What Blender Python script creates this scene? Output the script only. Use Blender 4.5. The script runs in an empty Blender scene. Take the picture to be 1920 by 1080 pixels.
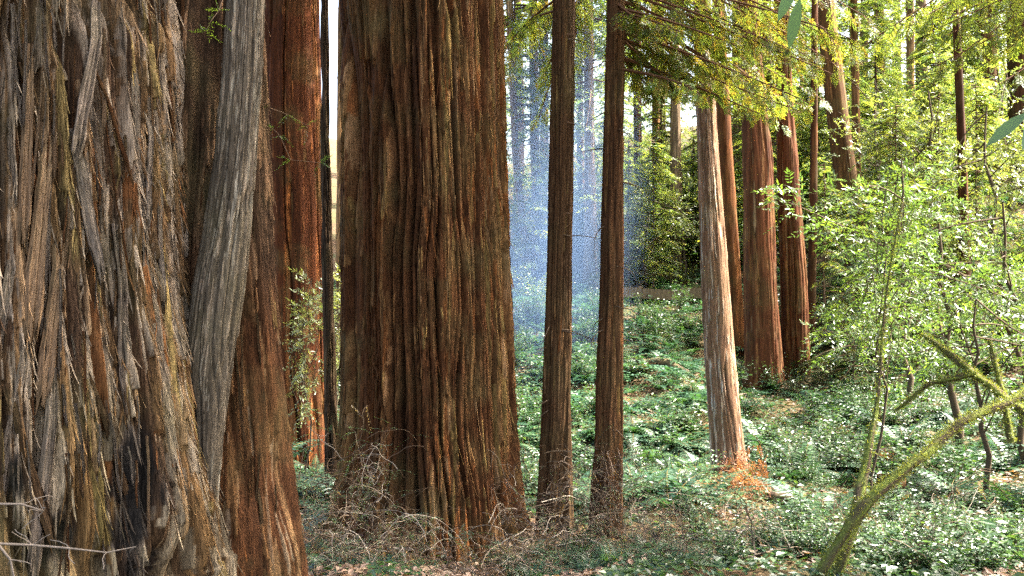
import bpy, math, random
import numpy as np
from mathutils import Vector, Matrix

# ------------------------------------------------------------------ camera, sky, sun, exposure
S = bpy.context.scene
COL = S.collection
F = 1663.0                                   # focal length in pixels of the 1920 px wide photograph
cam_d = bpy.data.cameras.new('camera')
cam_d.sensor_width = 36.0
cam_d.lens = 36.0 * F / 1920.0
cam_d.clip_start = 0.05
cam_d.clip_end = 2000.0
cam = bpy.data.objects.new('camera', cam_d)
cam.location = (0, 0, 0)
cam.rotation_euler = (math.radians(90), 0, 0)
COL.objects.link(cam)
S.camera = cam

SUN_AZ, SUN_EL = math.radians(79), math.radians(52)     # azimuth from +Y (view) towards +X
world = bpy.data.worlds.new('World')
S.world = world
world.use_nodes = True
wn = world.node_tree
bg = wn.nodes['Background']
sky = wn.nodes.new('ShaderNodeTexSky')
sky.sky_type = 'NISHITA'
sky.sun_disc = False
sky.sun_elevation = SUN_EL
sky.sun_rotation = SUN_AZ
sky.dust_density = 8.0
sky.air_density = 1.0
sky.ozone_density = 0.6
wn.links.new(sky.outputs[0], bg.inputs[0])
bg.inputs[1].default_value = 0.15

sd = bpy.data.lights.new('sun', 'SUN')
sd.energy = 4.3
sd.angle = math.radians(0.53)
sd.color = (1.0, 0.95, 0.86)
sun = bpy.data.objects.new('sun', sd)
sv = Vector((math.sin(SUN_AZ) * math.cos(SUN_EL), math.cos(SUN_AZ) * math.cos(SUN_EL), math.sin(SUN_EL)))
sun.rotation_euler = sv.to_track_quat('Z', 'Y').to_euler()
sun.location = (20, 20, 60)
COL.objects.link(sun)

S.view_settings.view_transform = 'Standard'
S.view_settings.look = 'None'
S.view_settings.gamma = 1.0
S.view_settings.exposure = 3.2
S.view_settings.use_curve_mapping = False
S.render.engine = 'CYCLES'
cy = S.cycles
cy.max_bounces = 6
cy.diffuse_bounces = 4
cy.glossy_bounces = 2
cy.transmission_bounces = 4
cy.transparent_max_bounces = 6
cy.volume_bounces = 0
cy.use_denoising = False
cy.use_adaptive_sampling = False
cy.denoiser = 'OPENIMAGEDENOISE'
cy.denoising_input_passes = 'RGB_ALBEDO_NORMAL'
cy.denoising_prefilter = 'NONE'
cy.sample_clamp_indirect = 6.0
cy.caustics_reflective = False
cy.caustics_refractive = False

random.seed(7)
RNG = np.random.default_rng(11)

# ------------------------------------------------------------------ helpers
def hsh(ix, iy, seed):
    h = (ix.astype(np.int64) * 374761393 + iy.astype(np.int64) * 668265263 + seed * 974711) & 0x7fffffff
    h = ((h ^ (h >> 13)) * 1274126177) & 0x7fffffff
    return ((h ^ (h >> 16)) & 0xffff) / 32767.5 - 1.0

def noise(x, y, seed=0):
    x, y = np.broadcast_arrays(np.asarray(x, float), np.asarray(y, float))
    xf, yf = np.floor(x), np.floor(y)
    u, v = x - xf, y - yf
    u = u * u * u * (u * (u * 6 - 15) + 10)
    v = v * v * v * (v * (v * 6 - 15) + 10)
    a, b = hsh(xf, yf, seed), hsh(xf + 1, yf, seed)
    c, d = hsh(xf, yf + 1, seed), hsh(xf + 1, yf + 1, seed)
    return (a * (1 - u) + b * u) * (1 - v) + (c * (1 - u) + d * u) * v

def fbm(x, y, seed=0, o=3):
    r, a = 0, 1.0
    for k in range(o):
        r = r + a * noise(x, y, seed + 17 * k)
        x, y, a = x * 2.03, y * 2.03, a * 0.5
    return r

def nrm(a):
    return a / np.maximum(np.linalg.norm(a, axis=-1, keepdims=True), 1e-9)

def sstep(a, b, x):
    t = np.clip((x - a) / (b - a), 0, 1)
    return t * t * (3 - 2 * t)

class MB:
    """collects quads and tubes into one mesh"""
    def __init__(s):
        s.V, s.Fa, s.C, s.M, s.n = [], [], [], [], 0
    def quads(s, Q, C, mat=0):
        Q = np.asarray(Q, float).reshape(-1, 4, 3)
        m = len(Q)
        s.V.append(Q.reshape(-1, 3))
        s.Fa.append(np.arange(m * 4).reshape(m, 4) + s.n)
        C = np.broadcast_to(np.asarray(C, float), (m, 3))
        s.C.append(np.repeat(C, 4, 0))
        s.M.append(np.full(m, mat))
        s.n += m * 4
    def grid(s, P, C, mat=0, wrap=False):
        P = np.asarray(P, float)
        a, b = P.shape[:2]
        i, j = np.meshgrid(np.arange(a - 1), np.arange(b if wrap else b - 1), indexing='ij')
        j2 = (j + 1) % b
        f = np.stack([i * b + j, i * b + j2, (i + 1) * b + j2, (i + 1) * b + j], -1).reshape(-1, 4) + s.n
        s.V.append(P.reshape(-1, 3))
        s.Fa.append(f)
        s.C.append(np.broadcast_to(np.asarray(C, float), P.shape).reshape(-1, 3))
        s.M.append(np.full(len(f), mat))
        s.n += a * b
    def tube(s, pts, rad, ns=4, col=(.1, .06, .03), mat=0):
        pts = np.asarray(pts, float)
        rad = np.broadcast_to(np.asarray(rad, float), (len(pts),))
        t = nrm(np.gradient(pts, axis=0))
        up = np.array([0., 0, 1]) if abs(t[0, 2]) < .9 else np.array([1., 0, 0])
        u = nrm(np.cross(t, up)); v = np.cross(t, u)
        a = np.arange(ns) / ns * 2 * np.pi
        P = pts[:, None] + rad[:, None, None] * (np.cos(a)[None, :, None] * u[:, None] + np.sin(a)[None, :, None] * v[:, None])
        s.grid(P, col, mat, wrap=True)
    def mesh(s, name, mats, smooth=False):
        V = np.concatenate(s.V); Fa = np.concatenate(s.Fa); C = np.concatenate(s.C); M = np.concatenate(s.M)
        me = bpy.data.meshes.new(name)
        me.vertices.add(len(V)); me.vertices.foreach_set('co', V.astype(np.float32).ravel())
        me.loops.add(len(Fa) * 4); me.loops.foreach_set('vertex_index', Fa.astype(np.int32).ravel())
        me.polygons.add(len(Fa))
        me.polygons.foreach_set('loop_start', np.arange(0, len(Fa) * 4, 4, dtype=np.int32))
        me.polygons.foreach_set('material_index', M.astype(np.int32))
        me.polygons.foreach_set('use_smooth', np.full(len(Fa), smooth))
        at = me.color_attributes.new('Col', 'FLOAT_COLOR', 'POINT')
        at.data.foreach_set('color', np.concatenate([C, np.ones((len(C), 1))], 1).astype(np.float32).ravel())
        for m in mats:
            me.materials.append(m)
        me.update()
        me.validate()
        return me

def obj(name, me, parent=None, loc=(0, 0, 0), rot=(0, 0, 0), scale=(1, 1, 1)):
    o = bpy.data.objects.new(name, me)
    COL.objects.link(o)
    o.location, o.rotation_euler, o.scale = loc, rot, scale
    if parent:
        o.parent = parent
    return o

def thing(name, label, cat, loc=(0, 0, 0), group=None, me=None, rot=(0, 0, 0), scale=(1, 1, 1)):
    o = obj(name, me, None, loc, rot, scale)
    o['label'] = label
    o['category'] = cat
    if group:
        o['group'] = group
    return o

def px(x, y, Y):                      # a point seen at photo pixel (x, y) at depth Y
    return np.array([(x - 960) / F * Y, Y, (540 - y) / F * Y])

# ------------------------------------------------------------------ materials
def new_mat(name):
    m = bpy.data.materials.new(name)
    m.use_nodes = True
    nt = m.node_tree
    nt.nodes.clear()
    out = nt.nodes.new('ShaderNodeOutputMaterial')
    return m, nt, out

def N(nt, t, **kw):
    n = nt.nodes.new(t)
    for k, v in kw.items():
        setattr(n, k, v)
    return n

def bark_material(name, sxy, sz, bump, amt=0.5, moss=0.0):
    m, nt, out = new_mat(name)
    L = nt.links.new
    p = N(nt, 'ShaderNodeBsdfPrincipled')
    p.inputs['Roughness'].default_value = 0.85
    p.inputs['Specular IOR Level'].default_value = 0.1
    at = N(nt, 'ShaderNodeAttribute', attribute_name='Col')
    tc = N(nt, 'ShaderNodeTexCoord')
    mp = N(nt, 'ShaderNodeMapping'); mp.inputs['Scale'].default_value = (sxy, sxy, sz)
    L(tc.outputs['Object'], mp.inputs[0])
    n1 = N(nt, 'ShaderNodeTexNoise'); n1.inputs['Scale'].default_value = 1.0; n1.inputs['Detail'].default_value = 5; n1.inputs['Roughness'].default_value = .65
    L(mp.outputs[0], n1.inputs['Vector'])
    mr = N(nt, 'ShaderNodeMapRange'); mr.inputs[1].default_value = .3; mr.inputs[2].default_value = .7
    mr.inputs[3].default_value = 1 - amt; mr.inputs[4].default_value = 1 + amt
    L(n1.outputs[0], mr.inputs[0])
    mul = N(nt, 'ShaderNodeVectorMath', operation='SCALE')
    L(at.outputs['Color'], mul.inputs[0]); L(mr.outputs[0], mul.inputs['Scale'])
    # broad weathering: lichen / algae tint with its own patchy shape
    n2 = N(nt, 'ShaderNodeTexNoise'); n2.inputs['Scale'].default_value = 1.6; n2.inputs['Detail'].default_value = 4
    L(tc.outputs['Object'], n2.inputs['Vector'])
    mr2 = N(nt, 'ShaderNodeMapRange'); mr2.inputs[1].default_value = .48; mr2.inputs[2].default_value = .72; mr2.inputs[4].default_value = moss
    L(n2.outputs[0], mr2.inputs[0])
    mx = N(nt, 'ShaderNodeMix', data_type='RGBA')
    L(mr2.outputs[0], mx.inputs[0]); L(mul.outputs[0], mx.inputs[6]); mx.inputs[7].default_value = (.13, .12, .045, 1)
    L(mx.outputs[2], p.inputs['Base Color'])
    b = N(nt, 'ShaderNodeBump'); b.inputs['Strength'].default_value = bump; b.inputs['Distance'].default_value = .02
    mp3 = N(nt, 'ShaderNodeMapping'); mp3.inputs['Scale'].default_value = (sxy * 3.1, sxy * 3.1, sz * 2.2); L(tc.outputs['Object'], mp3.inputs[0])
    n3 = N(nt, 'ShaderNodeTexNoise'); n3.inputs['Scale'].default_value = 1.0; n3.inputs['Detail'].default_value = 3; L(mp3.outputs[0], n3.inputs['Vector'])
    ad = N(nt, 'ShaderNodeMath', operation='MULTIPLY_ADD'); L(n3.outputs[0], ad.inputs[0]); ad.inputs[1].default_value = .6; L(n1.outputs[0], ad.inputs[2])
    L(ad.outputs[0], mr.inputs[0]); mr.inputs[1].default_value = .55; mr.inputs[2].default_value = 1.05
    L(ad.outputs[0], b.inputs['Height']); L(b.outputs[0], p.inputs['Normal'])
    L(p.outputs[0], out.inputs[0])
    return m

def leaf_material(name, trans=0.45, gloss=0.05, rough=0.38, gain=1.0, fres=.1):
    m, nt, out = new_mat(name)
    L = nt.links.new
    at = N(nt, 'ShaderNodeAttribute', attribute_name='Col')
    oi = N(nt, 'ShaderNodeObjectInfo')
    mr = N(nt, 'ShaderNodeMapRange'); mr.inputs[3].default_value = .8 * gain; mr.inputs[4].default_value = 1.2 * gain
    L(oi.outputs['Random'], mr.inputs[0])
    sc = N(nt, 'ShaderNodeVectorMath', operation='SCALE'); L(at.outputs['Color'], sc.inputs[0]); L(mr.outputs[0], sc.inputs['Scale'])
    d = N(nt, 'ShaderNodeBsdfDiffuse'); L(sc.outputs[0], d.inputs[0])
    t = N(nt, 'ShaderNodeBsdfTranslucent')
    tm = N(nt, 'ShaderNodeVectorMath', operation='MULTIPLY'); L(sc.outputs[0], tm.inputs[0]); tm.inputs[1].default_value = (1.5, 1.35, .6)
    L(tm.outputs[0], t.inputs[0])
    mx = N(nt, 'ShaderNodeMixShader'); mx.inputs[0].default_value = trans
    L(d.outputs[0], mx.inputs[1]); L(t.outputs[0], mx.inputs[2])
    g = N(nt, 'ShaderNodeBsdfGlossy'); g.inputs['Roughness'].default_value = rough
    fr = N(nt, 'ShaderNodeLayerWeight'); fr.inputs[0].default_value = .25
    ma = N(nt, 'ShaderNodeMath', operation='MULTIPLY_ADD'); L(fr.outputs['Fresnel'], ma.inputs[0]); ma.inputs[1].default_value = fres; ma.inputs[2].default_value = gloss * .5
    mn = N(nt, 'ShaderNodeMath', operation='MINIMUM'); L(ma.outputs[0], mn.inputs[0]); mn.inputs[1].default_value = .07
    m2 = N(nt, 'ShaderNodeMixShader'); L(mn.outputs[0], m2.inputs[0]); L(mx.outputs[0], m2.inputs[1]); L(g.outputs[0], m2.inputs[2])
    L(m2.outputs[0], out.inputs[0])
    return m

M_BARK = bark_material('shaggy_bark', 60, 6, 1.0, .75, .3)
M_BARKF = bark_material('fine_bark', 60, 4.5, 1.0, .6, .25)
M_BARKFAR = bark_material('far_bark', 18, 1.2, .8, .45, .2)
M_TWIG = bark_material('twig_bark', 60, 60, .3, .3, 0)
M_MOSS = bark_material('moss_bark', 45, 45, 1.0, .55, .5)
M_LEAF = leaf_material('leaf_green', .45, .05, .38)
M_NEEDLE = leaf_material('needle_green', .6, .03, .5)
M_FERN = leaf_material('fern_green', .4, .06, .4)
M_BAY = leaf_material('bay_leaf_green', .45, .08, .3, 1.0, .2)
M_DEAD = leaf_material('dead_leaf', .25, .01, .7)

def ground_material():
    m, nt, out = new_mat('forest_floor')
    L = nt.links.new
    p = N(nt, 'ShaderNodeBsdfPrincipled'); p.inputs['Roughness'].default_value = .95; p.inputs['Specular IOR Level'].default_value = .1
    tc = N(nt, 'ShaderNodeTexCoord')
    n1 = N(nt, 'ShaderNodeTexNoise'); n1.inputs['Scale'].default_value = .7; n1.inputs['Detail'].default_value = 6
    n2 = N(nt, 'ShaderNodeTexNoise'); n2.inputs['Scale'].default_value = 14; n2.inputs['Detail'].default_value = 6; n2.inputs['Roughness'].default_value = .7
    L(tc.outputs['Object'], n1.inputs['Vector']); L(tc.outputs['Object'], n2.inputs['Vector'])
    r = N(nt, 'ShaderNodeValToRGB')
    e = r.color_ramp.elements
    e[0].position = .3; e[0].color = (.035, .022, .012, 1)
    e[1].position = .75; e[1].color = (.16, .10, .055, 1)
    L(n2.outputs[0], r.inputs[0])
    mr = N(nt, 'ShaderNodeMapRange'); mr.inputs[1].default_value = .4; mr.inputs[2].default_value = .65; mr.inputs[4].default_value = .7
    L(n1.outputs[0], mr.inputs[0])
    mx = N(nt, 'ShaderNodeMix', data_type='RGBA'); L(mr.outputs[0], mx.inputs[0]); L(r.outputs[0], mx.inputs[6]); mx.inputs[7].default_value = (.045, .06, .02, 1)
    L(mx.outputs[2], p.inputs['Base Color'])
    b = N(nt, 'ShaderNodeBump'); b.inputs['Strength'].default_value = 1; b.inputs['Distance'].default_value = .05
    L(n2.outputs[0], b.inputs['Height']); L(b.outputs[0], p.inputs['Normal'])
    L(p.outputs[0], out.inputs[0])
    return m

# ------------------------------------------------------------------ terrain
TY = np.array([-60, -10, 0, 4, 7, 9, 14, 20, 24, 30, 33, 45, 70, 110, 200.])
TZ = np.array([-1.2, -1.5, -1.6, -1.9, -2.35, -2.75, -3.2, -3.2, -2.9, -.35, .1, 3.6, 9, 15, 28.])
def ground_z(x, y):
    x = np.asarray(x, float); y = np.asarray(y, float)
    z = np.interp(y, TY, TZ)
    z = (z + np.interp(y - 1.2, TY, TZ) + np.interp(y + 1.2, TY, TZ)) / 3
    sp = np.log1p(np.exp(np.clip((x - 8) * .8, -30, 30))) / .8
    z = z + .36 * np.minimum(sp, 14) * sstep(6, 16, y)
    sl = np.log1p(np.exp(np.clip((-x - 9) * .6, -30, 30))) / .6
    z = z + .18 * np.minimum(sl, 60) * sstep(10, 25, y)
    z = z + 1.1 * (1 - sstep(3.6, 6.6, x)) * sstep(16, 23, y) * (1 - sstep(24, 31, y))
    return z + .16 * fbm(x * .5, y * .5, 3, 3) + .05 * noise(x * 2.1, y * 2.1, 9)

gx = np.concatenate([np.linspace(-160, -26, 40), np.linspace(-25, 30, 171), np.linspace(31, 180, 40)])
gy = np.concatenate([np.linspace(-50, -1, 25), np.linspace(0, 50, 156), np.linspace(51, 240, 60)])
GX, GY = np.meshgrid(gx, gy)
mb = MB(); mb.grid(np.stack([GX, GY, ground_z(GX, GY)], -1), (.1, .07, .04))
ground = obj('ground', mb.mesh('ground', [ground_material()], True)); ground['kind'] = 'structure'

# ------------------------------------------------------------------ tree trunks with strips of bark as relief
GREY, TAN, BROWN, RED = (.235, .185, .14), (.25, .16, .09), (.14, .08, .038), (.18, .075, .028)
OCHRE, DEEP = (.19, .135, .055), (.07, .032, .015)

def prof_px(Y, rows, top, taper=.62):
    """rows (pixel y, left x, right x) at depth Y -> list (z, cx, cy, r), carried on up to `top` and into the ground"""
    out = []
    for y, a, b in rows:
        x0, x1 = (a - 960) / F * Y, (b - 960) / F * Y
        out.append(((540 - y) / F * Y, (x0 + x1) / 2, Y, (x1 - x0) / 2))
    out.sort()
    z0, x0, _, r0 = out[0]
    g = float(ground_z(x0, Y)) - .35
    if g < z0:
        out.insert(0, (g, x0 + (x0 - out[1][1]) * min(1, (z0 - g)), Y, r0 * (1 + .25 * min(1, z0 - g))))
    z1, x1, _, r1 = out[-1]
    zb, xb = out[-2][0], out[-2][1]
    sl = (x1 - xb) / (z1 - zb)
    sl = max(-.06, min(.06, sl))
    out.append((top, x1 + sl * (top - z1), Y, r1 * taper))
    return out

def bark_field(U, Z, seed, sp):
    """relief H (metres) and colour C of bark on the unrolled trunk: overlapping strips, each its own tint"""
    rng = np.random.default_rng(seed)
    UU, ZZ = np.meshgrid(U, Z)
    sU = sp.get('ru', 9.); rz = sp.get('rz', .5)
    W = UU + .05 * noise(UU * 2, ZZ * .7, seed) + .015 * noise(UU * 9, ZZ * 2, seed + 1)
    n = noise(W * sU, ZZ * rz, seed + 2)
    H = sp.get('ramp', .03) * np.minimum(1, np.abs(n) * 3) ** .8
    H += sp.get('ramp', .03) * .3 * np.abs(noise(W * sU * 3.1, ZZ * rz * 2.4, seed + 3))
    C = np.empty(UU.shape + (3,))
    C[:] = sp['base']
    C *= (1 + .35 * noise(UU * 14, ZZ * 1.3, seed + 4))[..., None]
    pal = np.array([c for c, w in sp['pal']]); pw = np.array([w for c, w in sp['pal']], float); pw /= pw.sum()
    wa = sp.get('warp', .0)
    WU = UU + wa * (noise(UU * 1.7, ZZ * .55, seed + 50) + .4 * noise(UU * 5, ZZ * 1.3, seed + 51))
    FB = noise(WU * 75, ZZ * 2.2, seed + 9) + .5 * noise(WU * 150, ZZ * 7, seed + 19)
    TB = .22 * noise(WU * 50, ZZ * 2.5, seed + 10) + .15 * noise(WU * 110, ZZ * 12, seed + 11)
    LB = .12 * noise(U * 70, 0 * U, seed + 7)
    W1 = .16 * noise(Z * 1.6, 0 * Z, seed + 5); W2 = .16 * noise(Z * 1.6, 0 * Z + 7, seed + 5); E1 = .10 * noise(Z * 11, 0 * Z, seed + 6)
    fib = sp.get('fib', .004)
    for (cnt, w0, w1, l0, l1, h0, h1, tilt) in sp['plates']:
        cu = rng.uniform(U[0], U[-1], cnt); cz = rng.uniform(max(Z[0], sp.get('zmin', -99)) - .3, min(Z[-1], sp.get('zmax', 99)) + .3, cnt)
        w = rng.uniform(w0, w1, cnt); l = rng.uniform(l0, l1, cnt); hh = rng.uniform(h0, h1, cnt)
        tl = rng.normal(0, tilt, cnt); k = rng.choice(len(pal), cnt, p=pw); br = rng.uniform(.7, 1.3, cnt)
        for i in range(cnt):
            ex = w[i] / 2 + abs(tl[i]) * l[i] / 2 + .01 + wa * 1.1
            a, b = np.searchsorted(U, [cu[i] - ex, cu[i] + ex])
            c, d = np.searchsorted(Z, [cz[i] - l[i] / 2 * 1.15, cz[i] + l[i] / 2])
            if b - a < 2 or d - c < 2:
                continue
            z = Z[c:d, None]
            q = (z - cz[i]) / (l[i] / 2)
            s = (WU[c:d, a:b] - cu[i] - tl[i] * (z - cz[i]) - w[i] * (W1 if i % 2 else W2)[c:d, None]) / (w[i] / 2)
            edge = (1 - .6 * sstep(.45, 1, q) - .4 * sstep(-.8, -1.1, q)) * (1 + E1[c:d, None])
            s2 = (s / edge) ** 2
            hp = hh[i] * (.3 + .7 * (1 - q) / 2) * (1 - .4 * s2) + (fib + .06 * hh[i]) * FB[c:d, a:b]
            Hs = H[c:d, a:b]
            ok = (s2 < 1) & (q > -1 + LB[None, a:b]) & (hp > Hs)
            Hs[ok] = hp[ok]
            C[c:d, a:b][ok] = pal[k[i]] * br[i] * (1 + TB[c:d, a:b][ok])[:, None]
    for (ca, cf, cfz) in sp.get('carve', []):
        nn = noise((UU + .06 * noise(UU * 3, ZZ * .8, seed + 30)) * cf, ZZ * cfz, seed + 31)
        f = 1 - sstep(0, .22, np.abs(nn))
        H = H - ca * f
        C = C * (1 - .6 * f[..., None]) + np.array(sp['base']) * .6 * f[..., None]
    st = 1 + sp.get('streak', .25) * (noise((UU + .02 * noise(UU * 5, ZZ * 2, seed + 41)) * 55, ZZ * 1.4, seed + 40) + .7 * noise(UU * 120, ZZ * 4, seed + 42))
    return H, np.clip(C * sp.get('gain', 1) * st[..., None] * np.array(sp.get('sat', (1.1, .96, .74))), .004, .7)

SURF = {}
def bark_fibres(name, root, cnt, seed, zlo, zhi, plo, phi_hi, Lr, wr, lift, off=(0, 0, 0), tilt=.08, surf='trunk'):
    # torn fibres lifting off the bark, too many to count
    P, C, ph, Z, Hh = SURF[surf]
    rng = np.random.default_rng(seed)
    ii = np.nonzero((Z > zlo) & (Z < zhi))[0]; jj = np.nonzero((ph > plo) & (ph < phi_hi))[0]
    i = rng.choice(ii[3:-3], cnt); j = rng.choice(jj[2:-2], cnt)
    ok = Hh[i, j] > np.percentile(Hh[ii][:, jj], 45)
    i, j = i[ok], j[ok]; cnt = len(i)
    p = P[i, j]; dn = nrm(P[i - 3, j] - P[i + 3, j]); sd = nrm(P[i, j + 2] - P[i, j - 2])
    n = nrm(np.cross(dn, sd)); cen = P[i].mean(1); n = n * np.sign(((p - cen) * n).sum(-1, keepdims=True))
    d = nrm(dn + sd * rng.normal(0, tilt, (cnt, 1)))
    L = rng.uniform(*Lr, cnt)[:, None]; w = rng.uniform(*wr, cnt)[:, None]; lf = rng.uniform(.3, 1, cnt)[:, None] * lift
    bend = rng.normal(0, .06, (cnt, 1)) * L
    col = C[i, j] * rng.uniform(.7, 1.45, (cnt, 1))
    m = MB(); prev = None
    for k, (u, ww) in enumerate(((0, .7), (.4, 1), (.75, .8), (1, .15))):
        c = p + d * L * u + n * (.002 + lf * u * u) + sd * bend * u * u
        e = (c - sd * w * ww / 2, c + sd * w * ww / 2 + n * .002)
        if prev is not None:
            m.quads(np.stack([prev[0], prev[1], e[1], e[0]], 1), col, 0)
        prev = e
    o = obj('bark_fibres', m.mesh(name, [M_BARK]), root, off); o['kind'] = 'stuff'

def trunk_mesh(name, prof, seed, du, zrows, sp, mat, back=.35):
    prof = np.array(sorted(prof))
    cx0, cy0 = np.interp(0, prof[:, 0], prof[:, 1]), np.interp(0, prof[:, 0], prof[:, 2])
    R = sp.get('rref', float(np.interp(0., prof[:, 0], prof[:, 3])))
    face = math.atan2(-cy0, -cx0)
    p0, p1 = sp.get('phi', (-1.95, 1.95))
    nf = max(8, int((p1 - p0) * R / du)); nb = max(5, int(nf * back * .4))
    phi = np.concatenate([np.linspace(p0, p1, nf), np.linspace(p1, 2 * np.pi + p0, nb + 2)[1:-1]])
    Z = np.unique(np.round(zrows, 4)); Z = Z[(Z >= prof[0, 0]) & (Z <= prof[-1, 0])]
    U = phi * R
    H, C = bark_field(U, Z, seed, sp)
    cx = np.interp(Z, prof[:, 0], prof[:, 1]); cyy = np.interp(Z, prof[:, 0], prof[:, 2]); r = np.interp(Z, prof[:, 0], prof[:, 3])
    k = np.array([.25, .5, .25])
    for _ in range(sp.get('smooth', 6)):
        for arr in (cx, cyy, r):
            arr[1:-1] = np.convolve(arr, k, 'valid')
    PH, ZZ = np.meshgrid(phi, Z)
    fl = sp.get('flute', .03)
    flare = sp.get('flare', 0) * np.exp(-np.maximum(0, ZZ - Z[0]) / 1.2)
    ph2 = np.where(PH > np.pi, PH - 2 * np.pi, PH)
    g = fl * (noise(ph2 * 1.9 + 7, ZZ * .12, seed + 20) + .6 * noise(ph2 * 4.3 + 3, ZZ * .2, seed + 21)) * (1 + 4 * flare / max(.01, sp.get('flare', 0) + 1e-6) * (1 if sp.get('flare') else 0))
    rr = r[:, None] * (1 + g + flare) + H
    for (p0, wdt, dep, zlo, zhi) in sp.get('groove', []):
        rr -= dep * np.exp(-((ph2 - p0 - .04 * noise(ZZ * .8, 0, seed)) / wdt) ** 2) * sstep(zlo - .4, zlo, ZZ) * (1 - sstep(zhi, zhi + .6, ZZ))
    A = face + PH
    P = np.stack([cx[:, None] + rr * np.cos(A), cyy[:, None] + rr * np.sin(A), ZZ], -1)
    if 'post' in sp:
        C = sp['post'](P, C, H)
    base = np.array([cx[0], cyy[0], Z[0]])
    SURF[name] = (P - base, C, phi, Z, H)
    m = MB(); m.grid(P - base, C, 0, wrap=True)
    return m.mesh(name, [mat], True), base

def zr(lo, hi, step, top, coarse=.5):
    return np.concatenate([np.arange(-6, lo, .25), np.arange(lo, hi, step), np.arange(hi, top + coarse, coarse)])

# ------------------------------------------------------------------ foliage generators
def leafq(B, D, NR, Ln, Wd, fold=.15, mid=.42):
    side = nrm(np.cross(NR, D))
    Ln = np.broadcast_to(Ln, (len(B),))[:, None]; Wd = np.broadcast_to(Wd, (len(B),))[:, None]
    m = B + D * Ln * mid
    return np.stack([B, m + side * Wd / 2 + NR * Wd * fold, B + D * Ln, m - side * Wd / 2 + NR * Wd * fold], 1)

def needle_fronds(mb, P, D, NR, l, n, nl, nw, rng, cols, droop=.25, mat=1, jit=.18):
    T = len(P)
    if T == 0:
        return
    Sd = nrm(np.cross(NR, D))
    cc = cols[rng.integers(0, len(cols), T)] * rng.uniform(.75, 1.25, (T, 1))
    for k in range(n):
        t = (k + .6) / n
        B = P + D * (l * t)[:, None]; B[:, 2] -= droop * l * t * t
        pr = nl * (.55 + .45 * math.sin(math.pi * min(1, t * 1.05)))
        for sg in (-1, 1):
            d = nrm(D * .6 + sg * Sd * .8 + rng.normal(0, jit, (T, 3)))
            nn = nrm(NR + rng.normal(0, .3, (T, 3)))
            mb.quads(leafq(B, d, nn, pr * rng.uniform(.8, 1.2, T), nw), cc * rng.uniform(.85, 1.15, (T, 1)), mat)
    d = nrm(D + rng.normal(0, jit, (T, 3))); B = P + D * l[:, None]; B[:, 2] -= droop * l
    mb.quads(leafq(B, d, NR, nl, nw), cc, mat)

def bough(mb, T, start, az, ln, droop, rise, rng, r0, ntw, tl, lev2=0, wood=(.09, .055, .03), bare=.15, hang=0.):
    """one bough: wood tube plus twig starts pushed on list T (P, D, N, l)"""
    s = np.linspace(0, 1, 8)
    out = np.array([math.cos(az), math.sin(az), 0])
    sd = np.array([-out[1], out[0], 0])
    wob = rng.normal(0, .06, 2)
    pts = start + out * (s * ln)[:, None] + sd * (ln * (wob[0] * np.sin(3 * s) + wob[1] * s * s))[:, None]
    pts[:, 2] += rise * ln * s - droop * ln * s * s
    mb.tube(pts, r0 * (1 - .85 * s) + .002, 4, wood, 0)
    for k in range(ntw):
        t = bare + (1 - bare) * (k + rng.random()) / ntw
        p = np.array([np.interp(t, s, pts[:, i]) for i in range(3)])
        d0 = nrm(np.array([np.interp(min(1, t + .05), s, pts[:, i]) - np.interp(t - .05, s, pts[:, i]) for i in range(3)]))
        sg = 1 if k % 2 else -1
        l = tl * (1.05 - .65 * t) * rng.uniform(.7, 1.25)
        d = nrm(d0 * .65 + sg * sd * .75 + np.array([0, 0, rng.normal(-.08 - hang, .12 + .5 * hang)]))
        nn = nrm(np.array([0, 0, 1.]) + rng.normal(0, .15 + hang, 3))
        if lev2:
            e = p + d * l; e[2] -= .2 * l
            mb.tube(np.stack([p, (p + e) / 2 + [0, 0, .03 * l], e]), [.005, .004, .002], 3, wood, 0)
            for j in range(lev2):
                tt = .12 + .88 * (j + rng.random() * .6) / lev2
                q = p + d * l * tt; q[2] -= .2 * l * tt * tt
                s2 = 1 if j % 2 else -1
                sdd = nrm(np.cross(nn, d))
                T.append((q, nrm(d * .7 + s2 * sdd * .7 + [0, 0, rng.normal(-.15, .12)]), nn, l * .42 * (1.1 - .6 * tt) * rng.uniform(.7, 1.3)))
        else:
            T.append((p, d, nn, l))

def fronds_from(mb, T, n, nl, nw, rng, cols, droop=.25):
    P = np.array([t[0] for t in T]); D = np.array([t[1] for t in T]); NR = np.array([t[2] for t in T]); l = np.array([t[3] for t in T])
    needle_fronds(mb, P, D, NR, l, n, nl, nw, rng, np.array(cols), droop)

NG = [(.09, .135, .03), (.11, .155, .035), (.075, .125, .04), (.13, .17, .035)]
NY = [(.17, .23, .045), (.20, .22, .045), (.14, .21, .045), (.20, .22, .045), (.15, .23, .06), (.23, .18, .035)]
NB = [(.07, .125, .05), (.08, .14, .055), (.065, .12, .04)]

def crown_mesh(name, seed, Hh, R, nb, ntw, n, nl, nw, cols, droop=.3, tlf=.3, top=.25):
    rng = np.random.default_rng(seed)
    m = MB(); T = []
    m.tube(np.array([[0, 0, 0], [0, 0, Hh * .5], [0, 0, Hh]]), [.05, .04, .01], 4, (.09, .055, .03), 0)
    for b in range(nb):
        zf = (b + rng.random()) / nb
        ln = R * (1 - (1 - top) * zf) * rng.uniform(.55, 1.15)
        bough(m, T, np.array([0, 0, zf * Hh]), rng.uniform(0, 2 * np.pi), ln, droop * rng.uniform(.6, 1.6), rng.uniform(-.05, .2), rng, .035, ntw, ln * tlf)
    fronds_from(m, T, n, nl, nw, rng, cols)
    return m.mesh(name, [M_TWIG, M_NEEDLE])

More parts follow.
